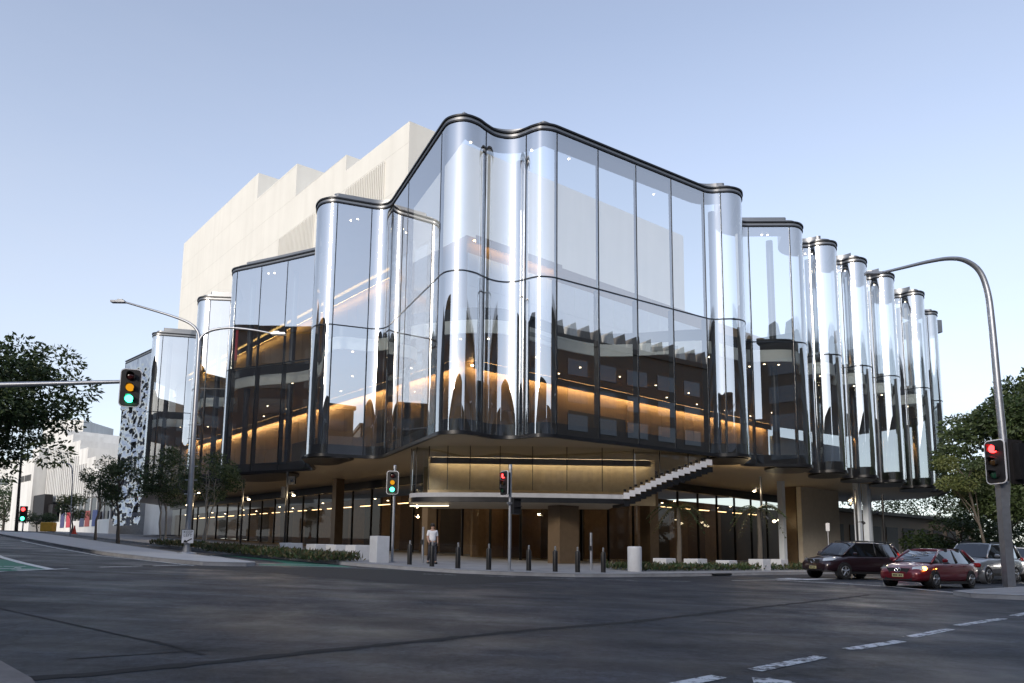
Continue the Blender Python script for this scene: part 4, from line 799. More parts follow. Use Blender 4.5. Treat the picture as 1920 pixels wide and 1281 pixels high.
# parking sign, parcel-dark bins
t = thing('parking_sign', gp(20.9, 46.9), 'thin parking sign pole with a small white plate', 'sign'); z = G(20.9, 46.9) + KERB
b = MB(); b.tube([(20.9, 46.9, z - .05), (20.9, 46.9, z + 3.0)], .03, 8); b.build('pole', M['galv'], t); b = MB(); b.box((20.88, 46.86, z + 2.72), (.26, .02, .52), R(5)); b.build('plate', M['white_block'], t)
for x, y, sx, lb in ((23.9, 48.6, 1.4, 'narrow dark panel case on legs, left of the wide one'), (26.6, 50.7, 2.6, 'wide dark panel case on legs behind the red car')):
    z = G(x, y) + KERB; t = thing('panel_case', (x, y, z), lb, 'panel', rz=R(40)); b = MB(); b.box((0, 0, 1.25), (sx, .35, 1.3)); o = b.build('case', M['bollard'], t, world=False)
    for s in (-1, 1): b = MB(); b.box((s * sx * .4, 0, .29), (.12, .2, .62)); b.build('leg', M['bollard'], t, world=False)
for k, (x, y) in enumerate(((22.2, 47.6), (23.0, 48.9))):
    b = MB(); b.lathe((0, 0, -.05), [(.13, 0), (.13, 1.15), (.10, 1.2)], 14); o = b.build('dark_post', M['bollard'], None, auto=35); o.location = gp(x, y); tag(o, ('short dark post nearest the white bench', 'short dark post between bench and panel case')[k], 'post', 'short dark posts by the bench')
# yellow box and cone far left
pp = at(90, 996, 86); b = MB(); b.box((0, 0, .55), (1.5, .9, 1.1)); o = b.build('grit_box', mat('yellow_plastic', (.55, .30, .03), .6), None); o.location = (pp.x, 86, G(pp.x, 86) + KERB); o.modifiers.new('bevel', 'BEVEL').width = .08; tag(o, 'yellow box on the far left footpath', 'box')
pp = at(139, 999, 74); b = MB(); b.lathe((0, 0, 0), [(.34, 0), (.34, .05), (.22, .06), (.05, .85), (.04, .9)], 14); o = b.build('traffic_cone', mat('cone_red', (.6, .06, .03), .6), None); o.location = (pp.x - 0, 74, G(pp.x, 74) + KERB); tag(o, 'red traffic cone below the round green tree', 'traffic cone')

# ------------------------------------------------------------------ street lamps and signals
def pxpath(pts, Y): return [at(a, c, Y) for a, c in pts]
def smooth3(p, k=6):
    p = [Vector(q_) for q_ in p]; out = []
    for i in range(len(p) - 1):
        p0, p1, p2, p3 = p[max(i - 1, 0)], p[i], p[i + 1], p[min(i + 2, len(p) - 1)]
        for j in range(k):
            t = j / k; out.append(.5 * ((2 * p1) + (p2 - p0) * t + (2 * p0 - 5 * p1 + 4 * p2 - p3) * t * t + (3 * p1 - p0 - 3 * p2 + p3) * t**3))
    out.append(p[-1]); return out
def lamphead(pos, d, parent, sz=.62):
    d = Vector(d).normalized(); rz = math.atan2(d.y, d.x); b = MB(); b.box((pos[0] + d.x * sz * .4, pos[1] + d.y * sz * .4, pos[2]), (sz, .24, .09), rz); b.box((pos[0] + d.x * sz * .25, pos[1] + d.y * sz * .25, pos[2] + .07), (sz * .4, .14, .08), rz); h_ = b.build('lamp_head', M['galv'], parent)
    b = MB(); b.box((pos[0] + d.x * sz * .45, pos[1] + d.y * sz * .45, pos[2] - .05), (sz * .6, .18, .012), rz); b.build('lamp_lens', M['white_block'], h_)
LY = 31.2; lb0 = at(350, 1040, LY); zl = G(lb0.x, LY) + KERB
t = thing('street_lamp', (lb0.x, LY, zl), 'tall grey double-arm street lamp on the median island', 'street lamp')
fork = at(374, 640, LY); b = MB(); b.tube([(lb0.x, LY, zl - .05), (lb0.x + (fork.x - lb0.x) * .35, LY, zl + 3.4), tuple(fork)], [.13, .115, .085], 14); b.build('pole', M['galv'], t, auto=40)
b = MB(); b.lathe((lb0.x, LY, zl - .02), [(.42, 0), (.40, .05), (.17, .09), (.16, .28)], 16); b.build('base_plate', M['galv'], t)
for k in range(6):
    zz = zl + 2.6 + k * .62; cx = lb0.x + (fork.x - lb0.x) * (zz - zl) / (fork.z - zl); b = MB(); b.tube([(cx - .27, LY, zz), (cx + .27, LY, zz)], .018, 6); b.build('step_iron', M['galv'], t)
pl = smooth3([fork] + pxpath([(371, 622), (355, 606), (320, 592), (270, 577), (232, 566)], LY)); pr = smooth3([fork] + pxpath([(380, 630), (396, 620), (430, 615), (475, 619), (512, 626)], LY))
for p_, d in ((pl, (-1, 0, 0)), (pr, (1, 0, 0))):
    b = MB(); b.tube(p_, [.075 - .035 * i / len(p_) for i in range(len(p_))], 10); a_ = b.build('arm', M['galv'], t, auto=50); lamphead(p_[-1], d, a_)
# keep left sign on the lamp post
M['sign_white'] = mat('sign_white', (.78, .78, .80), .5, var=.04); M['sign_black'] = mat('sign_black', (.015, .013, .014), .6)
def text(body, size, mat_, parent, loc, rot, name, ext=.002):
    cu = bpy.data.curves.new(name, 'FONT'); cu.body = body; cu.size = size; cu.align_x = 'CENTER'; cu.align_y = 'CENTER'; cu.extrude = ext
    o = bpy.data.objects.new(name, cu); COL.objects.link(o); dg = bpy.context.evaluated_depsgraph_get(); me = bpy.data.meshes.new_from_object(o.evaluated_get(dg)); bpy.data.objects.remove(o)
    me.materials.clear(); me.materials.append(mat_); o = bpy.data.objects.new(name, me); COL.objects.link(o); o.parent = parent; o.location = loc; o.rotation_euler = rot; return o
sp_ = at(352, 1006, LY - .2)
t = thing('keep_left_sign', tuple(sp_), 'white KEEP LEFT sign with a black arrow on the lamp post', 'sign', rz=R(24))
b = MB(); b.box((0, 0, 0), (.50, .02, .60)); o = b.build('plate', M['sign_white'], t, world=False)
b = MB()
for (cx, cz, sx, sz) in ((0, .292, .5, .016), (0, -.292, .5, .016), (-.242, 0, .016, .568), (.242, 0, .016, .568)): b.box((cx, -.013, cz), (sx, .006, sz))
b.build('border', M['sign_black'], t, world=False)
text('KEEP', .165, M['sign_black'], t, (0, -.014, .185), (R(90), 0, 0), 'lettering'); text('LEFT', .165, M['sign_black'], t, (0, -.014, .045), (R(90), 0, 0), 'lettering')
b = MB(); y_ = -.013
b.add([(.155, y_, -.075), (.185, y_, -.115), (-.02, y_, -.235), (-.045, y_, -.19)], [(0, 1, 2, 3)]); b.add([(-.17, y_, -.27), (-.105, y_, -.135), (.02, y_, -.27)], [(0, 1, 2)]); b.build('arrow', M['sign_black'], t, world=False)
# right-hand lamp with mast signal
RY = 26.8; rb = at(1893, 1105, RY); zr = G(rb.x, RY) + KERB
t = thing('street_lamp', (rb.x, RY, zr), 'grey curved-arm street lamp on the right traffic island', 'street lamp')
path = smooth3([Vector((rb.x, RY, zr - .05)), Vector((rb.x + .02, RY, zr + 2.2))] + pxpath([(1885, 880), (1872, 740), (1859, 600), (1851, 545), (1836, 508), (1810, 489), (1780, 485), (1740, 491), (1690, 503), (1648, 513)], RY))
b = MB(); b.tube(path, [.16 - .11 * i / len(path) for i in range(len(path))], 14); b.build('pole', M['galv'], t, auto=50); lamphead(path[-1], (-1, 0, -.05), t, .6)
b = MB(); b.box((rb.x, RY, zr + 1.95), (.30, .30, 3.9)); b.build('pole_base', M['galv'], t)
def signal(pos, rz, label, lit, parent_pole=None, scale=1.0, board=True, extras=()):
    """three-aspect head, facing -y before turning by rz"""
    t = thing('traffic_signal', pos, label, 'traffic signal', rz=rz); s = scale
    def rrect(w_, h_, r_, y0, y1):
        pts = []
        for cx, cz, a0 in ((w_ / 2 - r_, h_ / 2 - r_, 0), (-w_ / 2 + r_, h_ / 2 - r_, 90), (-w_ / 2 + r_, -h_ / 2 + r_, 180), (w_ / 2 - r_, -h_ / 2 + r_, 270)):
            pts += [(cx + r_ * math.cos(R(a0 + k * 22.5)), cz + r_ * math.sin(R(a0 + k * 22.5))) for k in range(5)]
        n = len(pts); return [(x, y0, z) for x, z in pts] + [(x, y1, z) for x, z in pts], [tuple(range(n)), tuple(range(2 * n - 1, n - 1, -1))] + [(i, (i + 1) % n, n + (i + 1) % n, n + i) for i in range(n)]
    W_, H_ = .56 * s, 1.12 * s
    b = MB(); b.add(*rrect(W_, H_, .12 * s, .0, .03)); b.build('border', M['sign_white'], t, world=False)
    b = MB(); b.add(*rrect(W_ - .05 * s, H_ - .05 * s, .10 * s, -.012, -.001)); b.build('backing_board', M['sign_black'], t, world=False)
    b = MB(); b.box((0, .12 * s, 0), (.32 * s, .2 * s, .98 * s)); b.build('housing', M['bollard'], t, world=False)
    for k, (nm, c_) in enumerate((('red', (1, .03, .03)), ('amber', (1, .42, .02)), ('green', (.05, 1, .45)))):
        zc = (.33 - .33 * k) * s; on = nm in lit
        key = 'lens_' + nm + ('_on' if on else '_off')
        if key not in M: M[key] = emit(key, c_, {'red': 5, 'amber': 0.45, 'green': 5}[nm]) if on else mat(key, tuple(v * .05 + .008 for v in c_), .2)
        b = MB(); b.lathe((0, -.075 * s, zc), [(.02, -.03 * s), (.07 * s, -.022 * s), (.105 * s, 0), (.105 * s, .06 * s)], 18, axis='y'); b.build('lens', M[key], t, auto=60, world=False)
        b = MB(); vs = []; n = 15
        for j in range(n):
            a = R(-35 + 250 * j / (n - 1)); L1 = .22 * s if 40 < -35 + 250 * j / (n - 1) < 140 else .13 * s
            for r_, yy in ((.125, -.012), (.125, -L1 / s), (.113, -L1 / s), (.113, -.012)): vs.append((r_ * s * math.cos(a), yy * s, zc + r_ * s * math.sin(a)))
        b.add(vs, [(4 * j + q_, 4 * j + (q_ + 1) % 4, 4 * j + 4 + (q_ + 1) % 4, 4 * j + 4 + q_) for j in range(n - 1) for q_ in range(4)] + [(0, 1, 2, 3), (4 * n - 4, 4 * n - 3, 4 * n - 2, 4 * n - 1)]); b.build('visor', M['sign_black'], t, world=False, auto=40)
    return t
# mast arm in from the left
MY = 20.0; hd = at(246, 728, MY); arm0 = at(-75, 724, MY); arm1 = at(226, 716, MY); zb_ = G(arm0.x, MY) + KERB
t = thing('signal_mast', (arm0.x, MY, zb_), 'grey signal mast arm reaching in from the left edge', 'mast arm')
b = MB(); b.tube([(arm0.x, MY, zb_ - .05), (arm0.x, MY, arm0.z + .3)], [.14, .10], 14); b.build('pole', M['galv'], t, auto=40)
b = MB(); b.tube([tuple(arm0), tuple(arm1), (hd.x, MY + .1, arm1.z)], [.095, .055, .05], 12); b.build('arm', M['galv'], t, auto=40)
signal((hd.x, MY - .05, hd.z), R(18), 'large hanging signal with lit green and amber lamps on the mast arm', ('green', 'amber'))
def pedestal(x, y, ztop, label):
    z = G(x, y) + KERB; t = thing('signal_post', (x, y, z), label, 'signal post')
    b = MB(); b.tube([(x, y, z - .05), (x, y, ztop)], .06, 14); b.build('post', M['galv'], t, auto=40); b = MB(); b.lathe((x, y, z - .02), [(.17, 0), (.17, .03), (.08, .05)], 14); b.build('base_plate', M['galv'], t)
    b = MB(); b.lathe((x, y, ztop - .02), [(.075, 0), (.075, .12), (.05, .16)], 12); b.build('cap', M['steel'], t); return t
AY = 31.9; a_ = at(736, 905, AY - .2); pedestal(at(735, 1053, AY).x, AY, at(735, 878, AY).z, 'steel signal post left of the mezzanine, green light'); signal(tuple(a_), R(4), 'kerbside signal with lit green and amber lamps', ('green', 'amber'), scale=.95)
BY = 27.3; b_ = at(945, 906, BY - .12); bx_ = at(955, 1071, BY).x; pedestal(bx_, BY, at(955, 878, BY).z, 'steel signal post in front of the mezzanine centre'); signal(tuple(b_), R(-52), 'kerbside signal showing red in front of the mezzanine', ('red',), scale=.86)
c_ = at(967, 949, BY); t = thing('pedestrian_signal', (c_.x, BY, c_.z), 'small dark pedestrian signal below the red light', 'pedestrian signal', rz=R(30)); b = MB(); b.box((0, 0, 0), (.32, .26, .62)); b.build('case', M['bollard'], t, world=False)
b = MB(); b.box((0, -.16, .27), (.30, .12, .03)); b.box((0, -.16, -.03), (.30, .12, .03)); b.build('visor', M['sign_black'], t, world=False); b = MB(); b.box((-.26, .02, .1), (.22, .06, .08)); b.build('bracket', M['galv'], t, world=False)
c_ = at(1866, 866, RY - .25); signal(tuple(c_), R(-74), 'large signal showing red on the right-hand lamp post', ('red',), scale=1.5)
c_ = at(1906, 866, RY + .1); t = thing('rear_traffic_signal', tuple(c_), 'black back of a second signal at the right edge', 'traffic signal', rz=R(20)); b = MB(); b.box((0, 0, 0), (.75, .05, 1.7)); o = b.build('backing_board', M['sign_black'], t, world=False); b = MB(); b.box((0, -.15, 0), (.45, .26, 1.4)); b.build('housing', M['bollard'], t, world=False)
# far street lamp and signal up the left street
FY = 84; fb = at(30, 998, FY); t = thing('street_lamp', (fb.x, FY, G(fb.x, FY)), 'dark slim street lamp far up the left street', 'street lamp'); ft = at(44, 800, FY); b = MB(); b.tube([(fb.x, FY, G(fb.x, FY) - .1), tuple(ft)], [.2, .09], 10); b.build('pole', M['black'], t, auto=40); b = MB(); b.tube(smooth3([ft, ft + Vector((.3, 0, 1.1)), ft + Vector((1.8, 0, 1.5))]), .06, 8); a_ = b.build('arm', M['black'], t); lamphead(ft + Vector((1.8, 0, 1.5)), (1, 0, 0), a_, .7)
fb = at(42, 996, 78); t = thing('far_signal', (fb.x, 78, G(fb.x, 78)), 'distant signal with red and green lamps up the left street', 'traffic signal'); zf = at(44, 964, 78).z; b = MB(); b.tube([(fb.x, 78, G(fb.x, 78) - .1), (fb.x, 78, zf)], .07, 8); b.build('post', M['galv'], t)
b = MB(); b.box((fb.x, 77.9, zf), (.75, .2, 1.7)); b.build('housing', M['sign_black'], t)
for dz, nm in ((.5, 'red'), (-.5, 'green')): b = MB(); b.lathe((fb.x, 77.75, zf + dz), [(.03, -.03), (.2, 0), (.2, .05)], 12, axis='y'); b.build('lens', M['lens_%s_on' % nm], t)
pb = at(132, 999, 70); t = thing('street_lamp', (pb.x, 70, G(pb.x, 70) + KERB), 'thin pale lamp in front of the concrete terraces', 'street lamp'); b = MB(); q0 = at(128, 880, 70); b.tube(smooth3([Vector((pb.x, 70, G(pb.x, 70))), at(134, 940, 70), at(136, 890, 70), at(133, 874, 70), at(122, 868, 70), at(110, 868, 70)]), .06, 8); b.build('pole', M['galv'], t, auto=50)

# ------------------------------------------------------------------ the person by the kerb
def person(x, y):
    z = G(x, y) + KERB; t = thing('person', (x, y, z), 'person in a white shirt and dark trousers standing behind the bollards', 'person', rz=R(20))
    def skin(name, verts, edges, radii, m, parent, lv=2, root=0):
        me = bpy.data.meshes.new(name); me.from_pydata(verts, edges, []); o = bpy.data.objects.new(name, me); COL.objects.link(o); o.parent = parent; me.materials.append(m)
        md = o.modifiers.new('skin', 'SKIN'); sk = me.skin_vertices[0].data
        for i, r_ in enumerate(radii): sk[i].radius = (r_, r_) if not isinstance(r_, tuple) else r_
        sk[root].use_root = True; md.use_smooth_shade = True; o.modifiers.new('sub', 'SUBSURF').levels = lv; o.modifiers['sub'].render_levels = lv; return o
    V = [(0, 0, .95), (0, 0, 1.12), (0, 0, 1.32), (0, .01, 1.46), (0, 0, 1.53), (0, -.02, 1.60), (0, -.01, 1.68), (0, 0, 1.74),
         (.17, 0, 1.42), (.24, .06, 1.18), (.25, .04, .95), (.25, .02, .86), (-.17, 0, 1.42), (-.23, -.04, 1.18), (-.22, -.20, .98), (-.20, -.26, .92),
         (.09, 0, .88), (.10, -.16, .51), (.10, -.24, .09), (.11, -.37, .05), (-.09, 0, .88), (-.11, .06, .49), (-.11, .30, .14), (-.12, .22, .05)]
    Ed = [(0, 1), (1, 2), (2, 3), (3, 4), (4, 5), (5, 6), (6, 7), (3, 8), (8, 9), (9, 10), (10, 11), (3, 12), (12, 13), (13, 14), (14, 15), (0, 16), (16, 17), (17, 18), (18, 19), (0, 20), (20, 21), (21, 22), (22, 23)]
    Rr = [(.15, .10), (.14, .10), (.15, .10), (.10, .08), .05, .075, .088, .06, .06, .045, .034, .03, .06, .045, .034, .03, .08, .06, .042, .035, .08, .06, .042, .035]
    skm = mat('skin', (.42, .26, .19), .55)
    body = skin('body', V, Ed, Rr, skm, t)
    skin('shirt', V[0:4] + [(.17, 0, 1.43), (.235, .055, 1.2), (-.17, 0, 1.43), (-.228, -.035, 1.2)], [(0, 1), (1, 2), (2, 3), (3, 4), (4, 5), (3, 6), (6, 7)], [(.175, .125), (.165, .12), (.175, .125), (.11, .09), .075, .062, .075, .062], mat('white_cotton', (.75, .75, .78), .8), t)
    skin('trousers', [V[0], V[16], V[17], V[18], V[20], V[21], V[22]], [(0, 1), (1, 2), (2, 3), (0, 4), (4, 5), (5, 6)], [(.17, .12), .10, .075, .06, .10, .075, .06], mat('dark_trousers', (.03, .03, .04), .8), t)
    for s, x_, y0 in ((1, .105, -.31), (-1, -.115, .24)): b = MB(); b.box((x_, y0, .045), (.10, .28, .09)); o = b.build('shoe', M['bollard'], t, world=False); o.modifiers.new('bevel', 'BEVEL').width = .03
    b = MB(); b.lathe((0, .005, 1.70), [(.097, -.06), (.104, 0), (.095, .055), (.05, .095), (.01, .105)], 14); o = b.build('hair', mat('dark_hair', (.02, .015, .012), .7), t, world=False, smooth=True)
    b = MB(); b.add([(-.018, -.085, 1.63), (.018, -.085, 1.63), (0, -.085, 1.675), (0, -.115, 1.636)], [(0, 1, 3), (1, 2, 3), (2, 0, 3)]); b.build('nose', skm, t, world=False)
    for s in (-1, 1):
        b = MB(); b.lathe((s * .033, -.088, 1.672), [(.002, -.008), (.011, -.004), (.011, .004)], 8, axis='y'); b.build('eye', M['sign_black'], t, world=False)
        for k, (o_, l) in enumerate(((-.024, .07), (-.008, .085), (.008, .08), (.022, .065))):
            hx, hy, hz_ = (V[11] if s > 0 else V[15]); b = MB(); b.tube([(hx + o_ * .4, hy + o_, hz_ + .01), (hx + o_ * .4, hy + o_ - .006, hz_ - l * .5), (hx + o_ * .4, hy + o_ + .004, hz_ - l)], .009, 6); b.build('finger', skm, t, world=False)
person(-3.5, 31.6)
# ------------------------------------------------------------------ vehicles
def carpaint(name, col, metal=.3): return mat(name, col, .32, metal, var=.06, scale=2, coat=.8)
M['car_glass'] = glassmat('car_glass', .16, (.10, .11, .12)); M['trim'] = mat('black_trim', (.012, .012, .013), .5, var=.2); M['alloy'] = mat('alloy_wheel', (.40, .41, .43), .35, .9)
M['chrome'] = mat('chrome', (.75, .76, .78), .12, 1.0, var=.03); M['headlamp'] = mat('headlamp_lens', (.45, .48, .5), .08, .4, coat=1.0)
M['tail_on'] = emit('tail_light', (1, .04, .03), 6.0); M['amber_on'] = emit('indicator_light', (1, .45, .06), 9.0); M['head_on'] = emit('head_light', (1, .95, .85), 9.0)
M['plate_y'] = mat('number_plate', (.45, .42, .22), .5)
def car(name, label, pos, heading, spec, paintm, front_lit=None, rear_lit=False, group=None):
    """local frame: +x is the nose, origin on the road under the middle"""
    L, W, H = spec['L'], spec['W'] / 2, spec['H']; t = thing(name, pos, label, 'car', group, rz=heading)
    # tilt with the street
    dx, dy = math.cos(heading), math.sin(heading); g = lambda a, c: G(pos[0] + a * dx - c * dy, pos[1] + a * dy + c * dx)
    pit = math.atan2(g(1.3, 0) - g(-1.3, 0), 2.6); rol = math.atan2(g(0, .7) - g(0, -.7), 1.4)
    t.rotation_euler = (Matrix.Rotation(heading, 3, 'Z') @ Matrix.Rotation(-pit, 3, 'Y') @ Matrix.Rotation(rol, 3, 'X')).to_euler()
    st = spec['body']           # (x, half width factor, z bottom, z shoulder, z top)
    vs = []; n = 8
    for (x, wf, zb, zs, zt) in st:
        w_ = W * wf; h = zs - zb
        vs += [(x, -w_ * .55, zb - .02), (x, -w_ * .93, zb), (x, -w_, zb + h * .33), (x, -w_ * .985, zb + h * .72), (x, -w_ * .93, zs), (x, -w_ * .80, zs + (zt - zs) * .75), (x, -w_ * .4, zt), (x, 0, zt + .012)]
    m_ = len(st); full = []
    for i in range(m_):
        half = vs[i * n:(i + 1) * n]; full += half + [(x, -y, z) for (x, y, z) in half[-2::-1]]
    k = 2 * n - 1; fs = [(i * k + j, i * k + (j + 1) % k, (i + 1) * k + (j + 1) % k, (i + 1) * k + j) for i in range(m_ - 1) for j in range(k)]
    fs += [tuple(range(k - 1, -1, -1)), tuple((m_ - 1) * k + j for j in range(k))]
    b = MB(); b.add(full, fs); o = b.build('body', paintm, t, smooth=True, world=False); s_ = o.modifiers.new('sub', 'SUBSURF'); s_.levels = 1; s_.render_levels = 2
    # greenhouse: glass hull, roof skin, pillars
    (xf, zf, wf), (xrf, zrf, wrf), (xrr, zrr, wrr), (xb, zb, wb) = spec['cabin']
    ring = lambda x, z, wd: Vector((x, wd * W, z))
    b = MB(); pts = []
    for (x, z, wd) in ((xf, zf, wf), (xrf, zrf, wrf), ((xrf + xrr) / 2, max(zrf, zrr) + .025, (wrf + wrr) / 2 + .01), (xrr, zrr, wrr), (xb, zb, wb)): pts.append((ring(x, z, wd), z))
    bx = [xf, xrf * .55 + xf * .45 if False else xrf, (xrf + xrr) / 2, xrr, xb]
    zs_ = spec['belt']
    lowz = [zf, zs_, zs_, zs_, zb]
    V_ = []
    for i, (p, _) in enumerate(pts):
        lw = W * spec.get('lw', .90) if 0 < i < 4 else p.y
        V_ += [(bx[i], -lw, lowz[i] - .03), (p.x, -p.y, p.z), (p.x, -p.y * .5, p.z + .02 * (0 < i < 4)), (p.x, p.y * .5, p.z + .02 * (0 < i < 4)), (p.x, p.y, p.z), (bx[i], lw, lowz[i] - .03)]
    fs = [(i * 6 + j, i * 6 + j + 1, i * 6 + 7 + j, i * 6 + 6 + j) for i in range(4) for j in range(5)]
    b.add(V_, fs); b.build('window_glass', M['car_glass'], t, world=False, auto=30)
    inner = MB(); inner.box(((xrf + xrr) / 2, 0, zs_ + .02), ((xrf - xrr) * 1.1, W * 1.5, .12)); 
    for sx in (xrf - .45, xrf - 1.35):
        for sy in (-.36, .36): inner.box((sx, sy, zs_ + .22), (.16, .46, .62))
    inner.build('seats', M['trim'], t, world=False)
    b = MB(); n2 = 7; rf = []
    for i, s in enumerate([0, .18, .5, .82, 1]):
        x = xrf + (xrr - xrf) * s; z = zrf + (zrr - zrf) * s + .045 * math.sin(math.pi * min(1, max(0, s))) + .012; wd = (wrf + (wrr - wrf) * s) * W * 1.03
        rf += [(x, wd * u, z + .03 * (1 - u * u) - (.03 if abs(u) == 1 else 0)) for u in (-1, -.8, -.4, 0, .4, .8, 1)]
    b.add(rf, [(i * 7 + j, i * 7 + j + 1, i * 7 + 8 + j, i * 7 + 7 + j) for i in range(4) for j in range(6)]); o = b.build('roof', paintm, t, smooth=True, world=False); so = o.modifiers.new('thick', 'SOLIDIFY'); so.thickness = .03
    for s in (-1, 1):
        for nm, a, c, r_, mm in (('front_pillar', (xf, s * wf * W, zf), (xrf, s * wrf * W, zrf), .038, paintm), ('rear_pillar', (xb, s * wb * W, zb), (xrr, s * wrr * W, zrr), spec.get('cp', .07), paintm), ('centre_pillar', ((xrf + xrr) / 2 + .12, s * W * spec.get('lw', .90), zs_), ((xrf + xrr) / 2, s * (wrf + wrr) / 2 * W, max(zrf, zrr)), .035, M['trim']), ('rear_quarter_pillar', (xrr + (xb - xrr) * .35 + .12, s * W * spec.get('lw', .9), zs_), (xrr + .12, s * wrr * W, zrr), .03, M['trim'])):
            b = MB(); b.tube([a, c], r_, 8); b.build(nm, mm, t, world=False, smooth=True)
        b = MB(); b.box((xf - .42, s * (W + .08), zs_ + .08), (.12, .2, .14)); o = b.build('mirror', paintm, t, world=False); o.modifiers.new('bevel', 'BEVEL').width = .045
        b = MB(); b.box((0, s * W * 1.0, spec['body'][4][2] + .03), (L * .48, .03, .10)); b.build('side_sill', M['trim'], t, world=False)
        for hx in (.05, -.85): b = MB(); b.box((hx, s * W * .992, spec['belt'] - .12), (.2, .03, .03)); b.build('door_handle', paintm if not spec.get('suv') else M['trim'], t, world=False)
    # wheels
    for x in (spec['wf'], spec['wr']):
        for s in (-1, 1):
            r_ = spec['wr_']; y = s * (W - .10)
            b = MB(); b.lathe((x, y - s * .02, r_ * 1.02), [(r_ * 1.07, -.13), (r_ * 1.09, .0), (r_ * 1.08, .119)] if s > 0 else [(r_ * 1.08, -.119), (r_ * 1.09, 0), (r_ * 1.07, .13)], 26, axis='y'); b.build('wheel_arch', paintm if spec.get('flare') else M['trim'], t, world=False, auto=40)
            b = MB(); b.lathe((x, y, r_), [(r_ * .6, -.11), (r_ * .92, -.11), (r_, -.07), (r_, .07), (r_ * .92, .125), (r_ * .6, .12)], 26, axis='y') if s > 0 else b.lathe((x, y, r_), [(r_ * .6, -.12), (r_ * .92, -.125), (r_, -.07), (r_, .07), (r_ * .92, .11), (r_ * .6, .11)], 26, axis='y')
            wh = b.build('wheel', M['rubber'], t, world=False, auto=40)
            b = MB(); yy = y + s * .115; b.lathe((x, yy, r_), [(r_ * .66, -.01), (r_ * .62, .015), (r_ * .56, .015), (r_ * .54, -.01)], 24, axis='y')
            for k_ in range(5):
                a = k_ * 2 * math.pi / 5 + .3; b.tube([(x, yy + s * .01, r_), (x + r_ * .6 * math.cos(a), yy + s * .006, r_ + r_ * .6 * math.sin(a))], [.05, .03], 6)
            b.lathe((x, yy, r_), [(.06, -.02), (.06, .02), (.03, .03)] if s > 0 else [(.03, -.03), (.06, -.02), (.06, .02)], 10, axis='y'); b.build('rim', M['alloy'], wh, world=False, auto=40)
    # nose and tail
    F, B_ = L / 2, -L / 2; hz_ = spec['lamp_z']
    for s in (-1, 1):
        b = MB(); yo = s * W * .70; b.add([(F - .10, s * W * .50, hz_ - .06), (F - .30, s * W * .93, hz_ - .02), (F - .52, s * W * .955, hz_ + .06), (F - .34, s * W * .80, hz_ + .12), (F - .16, s * W * .52, hz_ + .07), (F - .3, s * W * .6, hz_)], [(0, 1, 5), (1, 2, 5), (2, 3, 5), (3, 4, 5), (4, 0, 5), (0, 1, 2, 3, 4)])
        o = b.build('headlight', M['head_on'] if front_lit == 'head' else M['headlamp'], t, world=False)
        if front_lit == 'amber' and s == 1: b = MB(); b.lathe((F - .345, s * W * .90, hz_ + .03), [(.02, -.03), (.075, 0), (.075, .04)], 12, axis='x'); b.build('indicator', M['amber_on'], t, world=False); b = MB(); b.box((F - .95, s * W * 1.0, hz_ + .03), (.045, .015, .025)); b.build('side_repeater', M['amber_on'], t, world=False)
        b = MB(); b.box((B_ + .10, s * W * .80, spec['tail_z']), (.14, W * .34, .17)); o = b.build('tail_light', M['tail_on'] if rear_lit else mat('tail_lens', (.25, .01, .012), .15), t, world=False); o.modifiers.new('bevel', 'BEVEL').width = .04
    b = MB(); gz, gw, gh = spec['grille']; b.add([(F - .035, -gw, gz + gh), (F - .035, gw, gz + gh), (F - .008, gw * .72, gz - gh), (F - .008, -gw * .72, gz - gh), (F - .06, -gw, gz + gh), (F - .06, gw, gz + gh), (F - .06, gw * .72, gz - gh), (F - .06, -gw * .72, gz - gh)], [(0, 1, 2, 3), (4, 5, 1, 0), (5, 6, 2, 1), (6, 7, 3, 2), (7, 4, 0, 3)]); gr = b.build('grille', M['trim'], t, world=False)
    # winged emblem in a ring
    b = MB(); ex = F + .004; rr_ = .085; b.tube([(ex, rr_ * 1.25 * math.cos(a), gz + gh * .35 + rr_ * math.sin(a)) for a in [i * 2 * math.pi / 20 for i in range(21)]], .010, 6, cap=False)
    if spec.get('wing'): b.tube([(ex, -.095, gz + gh * .35 + .045), (ex, -.05, gz + gh * .35 + .045), (ex, 0, gz + gh * .35 - .035), (ex, .05, gz + gh * .35 + .045), (ex, .095, gz + gh * .35 + .045)], .013, 6)
    b.build('emblem', M['chrome'], gr, world=False)
    b = MB(); b.box((F - .0, 0, spec['plate_z']), (.03, .40, .12)); pl_ = b.build('number_plate', M['plate_y'], t, world=False)
    b = MB()
    for k_, wd in enumerate((.03, .045, .03, .02, .045, .03)): b.box((F + .017, -.15 + k_ * .058, spec['plate_z']), (.004, wd, .07))
    b.build('plate_characters', M['sign_black'], pl_, world=False)
    b = MB(); b.box((F - .07, 0, spec['body'][-2][2] + .06), (.10, W * 1.1, .10)); b.build('lower_intake', M['trim'], t, world=False)
    b = MB(); b.box((B_ + .02, 0, spec['tail_z'] - .18), (.03, .40, .12)); b.build('number_plate', M['plate_y'], t, world=False)
    if spec.get('rails'):
        for s in (-1, 1): b = MB(); b.tube([(xrf - .1, s * wrf * W * .92, zrf + .04), (xrf - .2, s * wrf * W * .92, zrf + .10), (xrr + .2, s * wrr * W * .92, zrr + .10), (xrr + .05, s * wrr * W * .92, zrr + .04)], .022, 8); b.build('roof_rail', M['trim'], t, world=False)
    if spec.get('spare'): b = MB(); b.lathe((B_ - .05, .1, .95), [(.33, -.10), (.36, -.05), (.36, .08)], 20, axis='x'); b.build('spare_wheel', M['rubber'], t, world=False, auto=40)
    return t
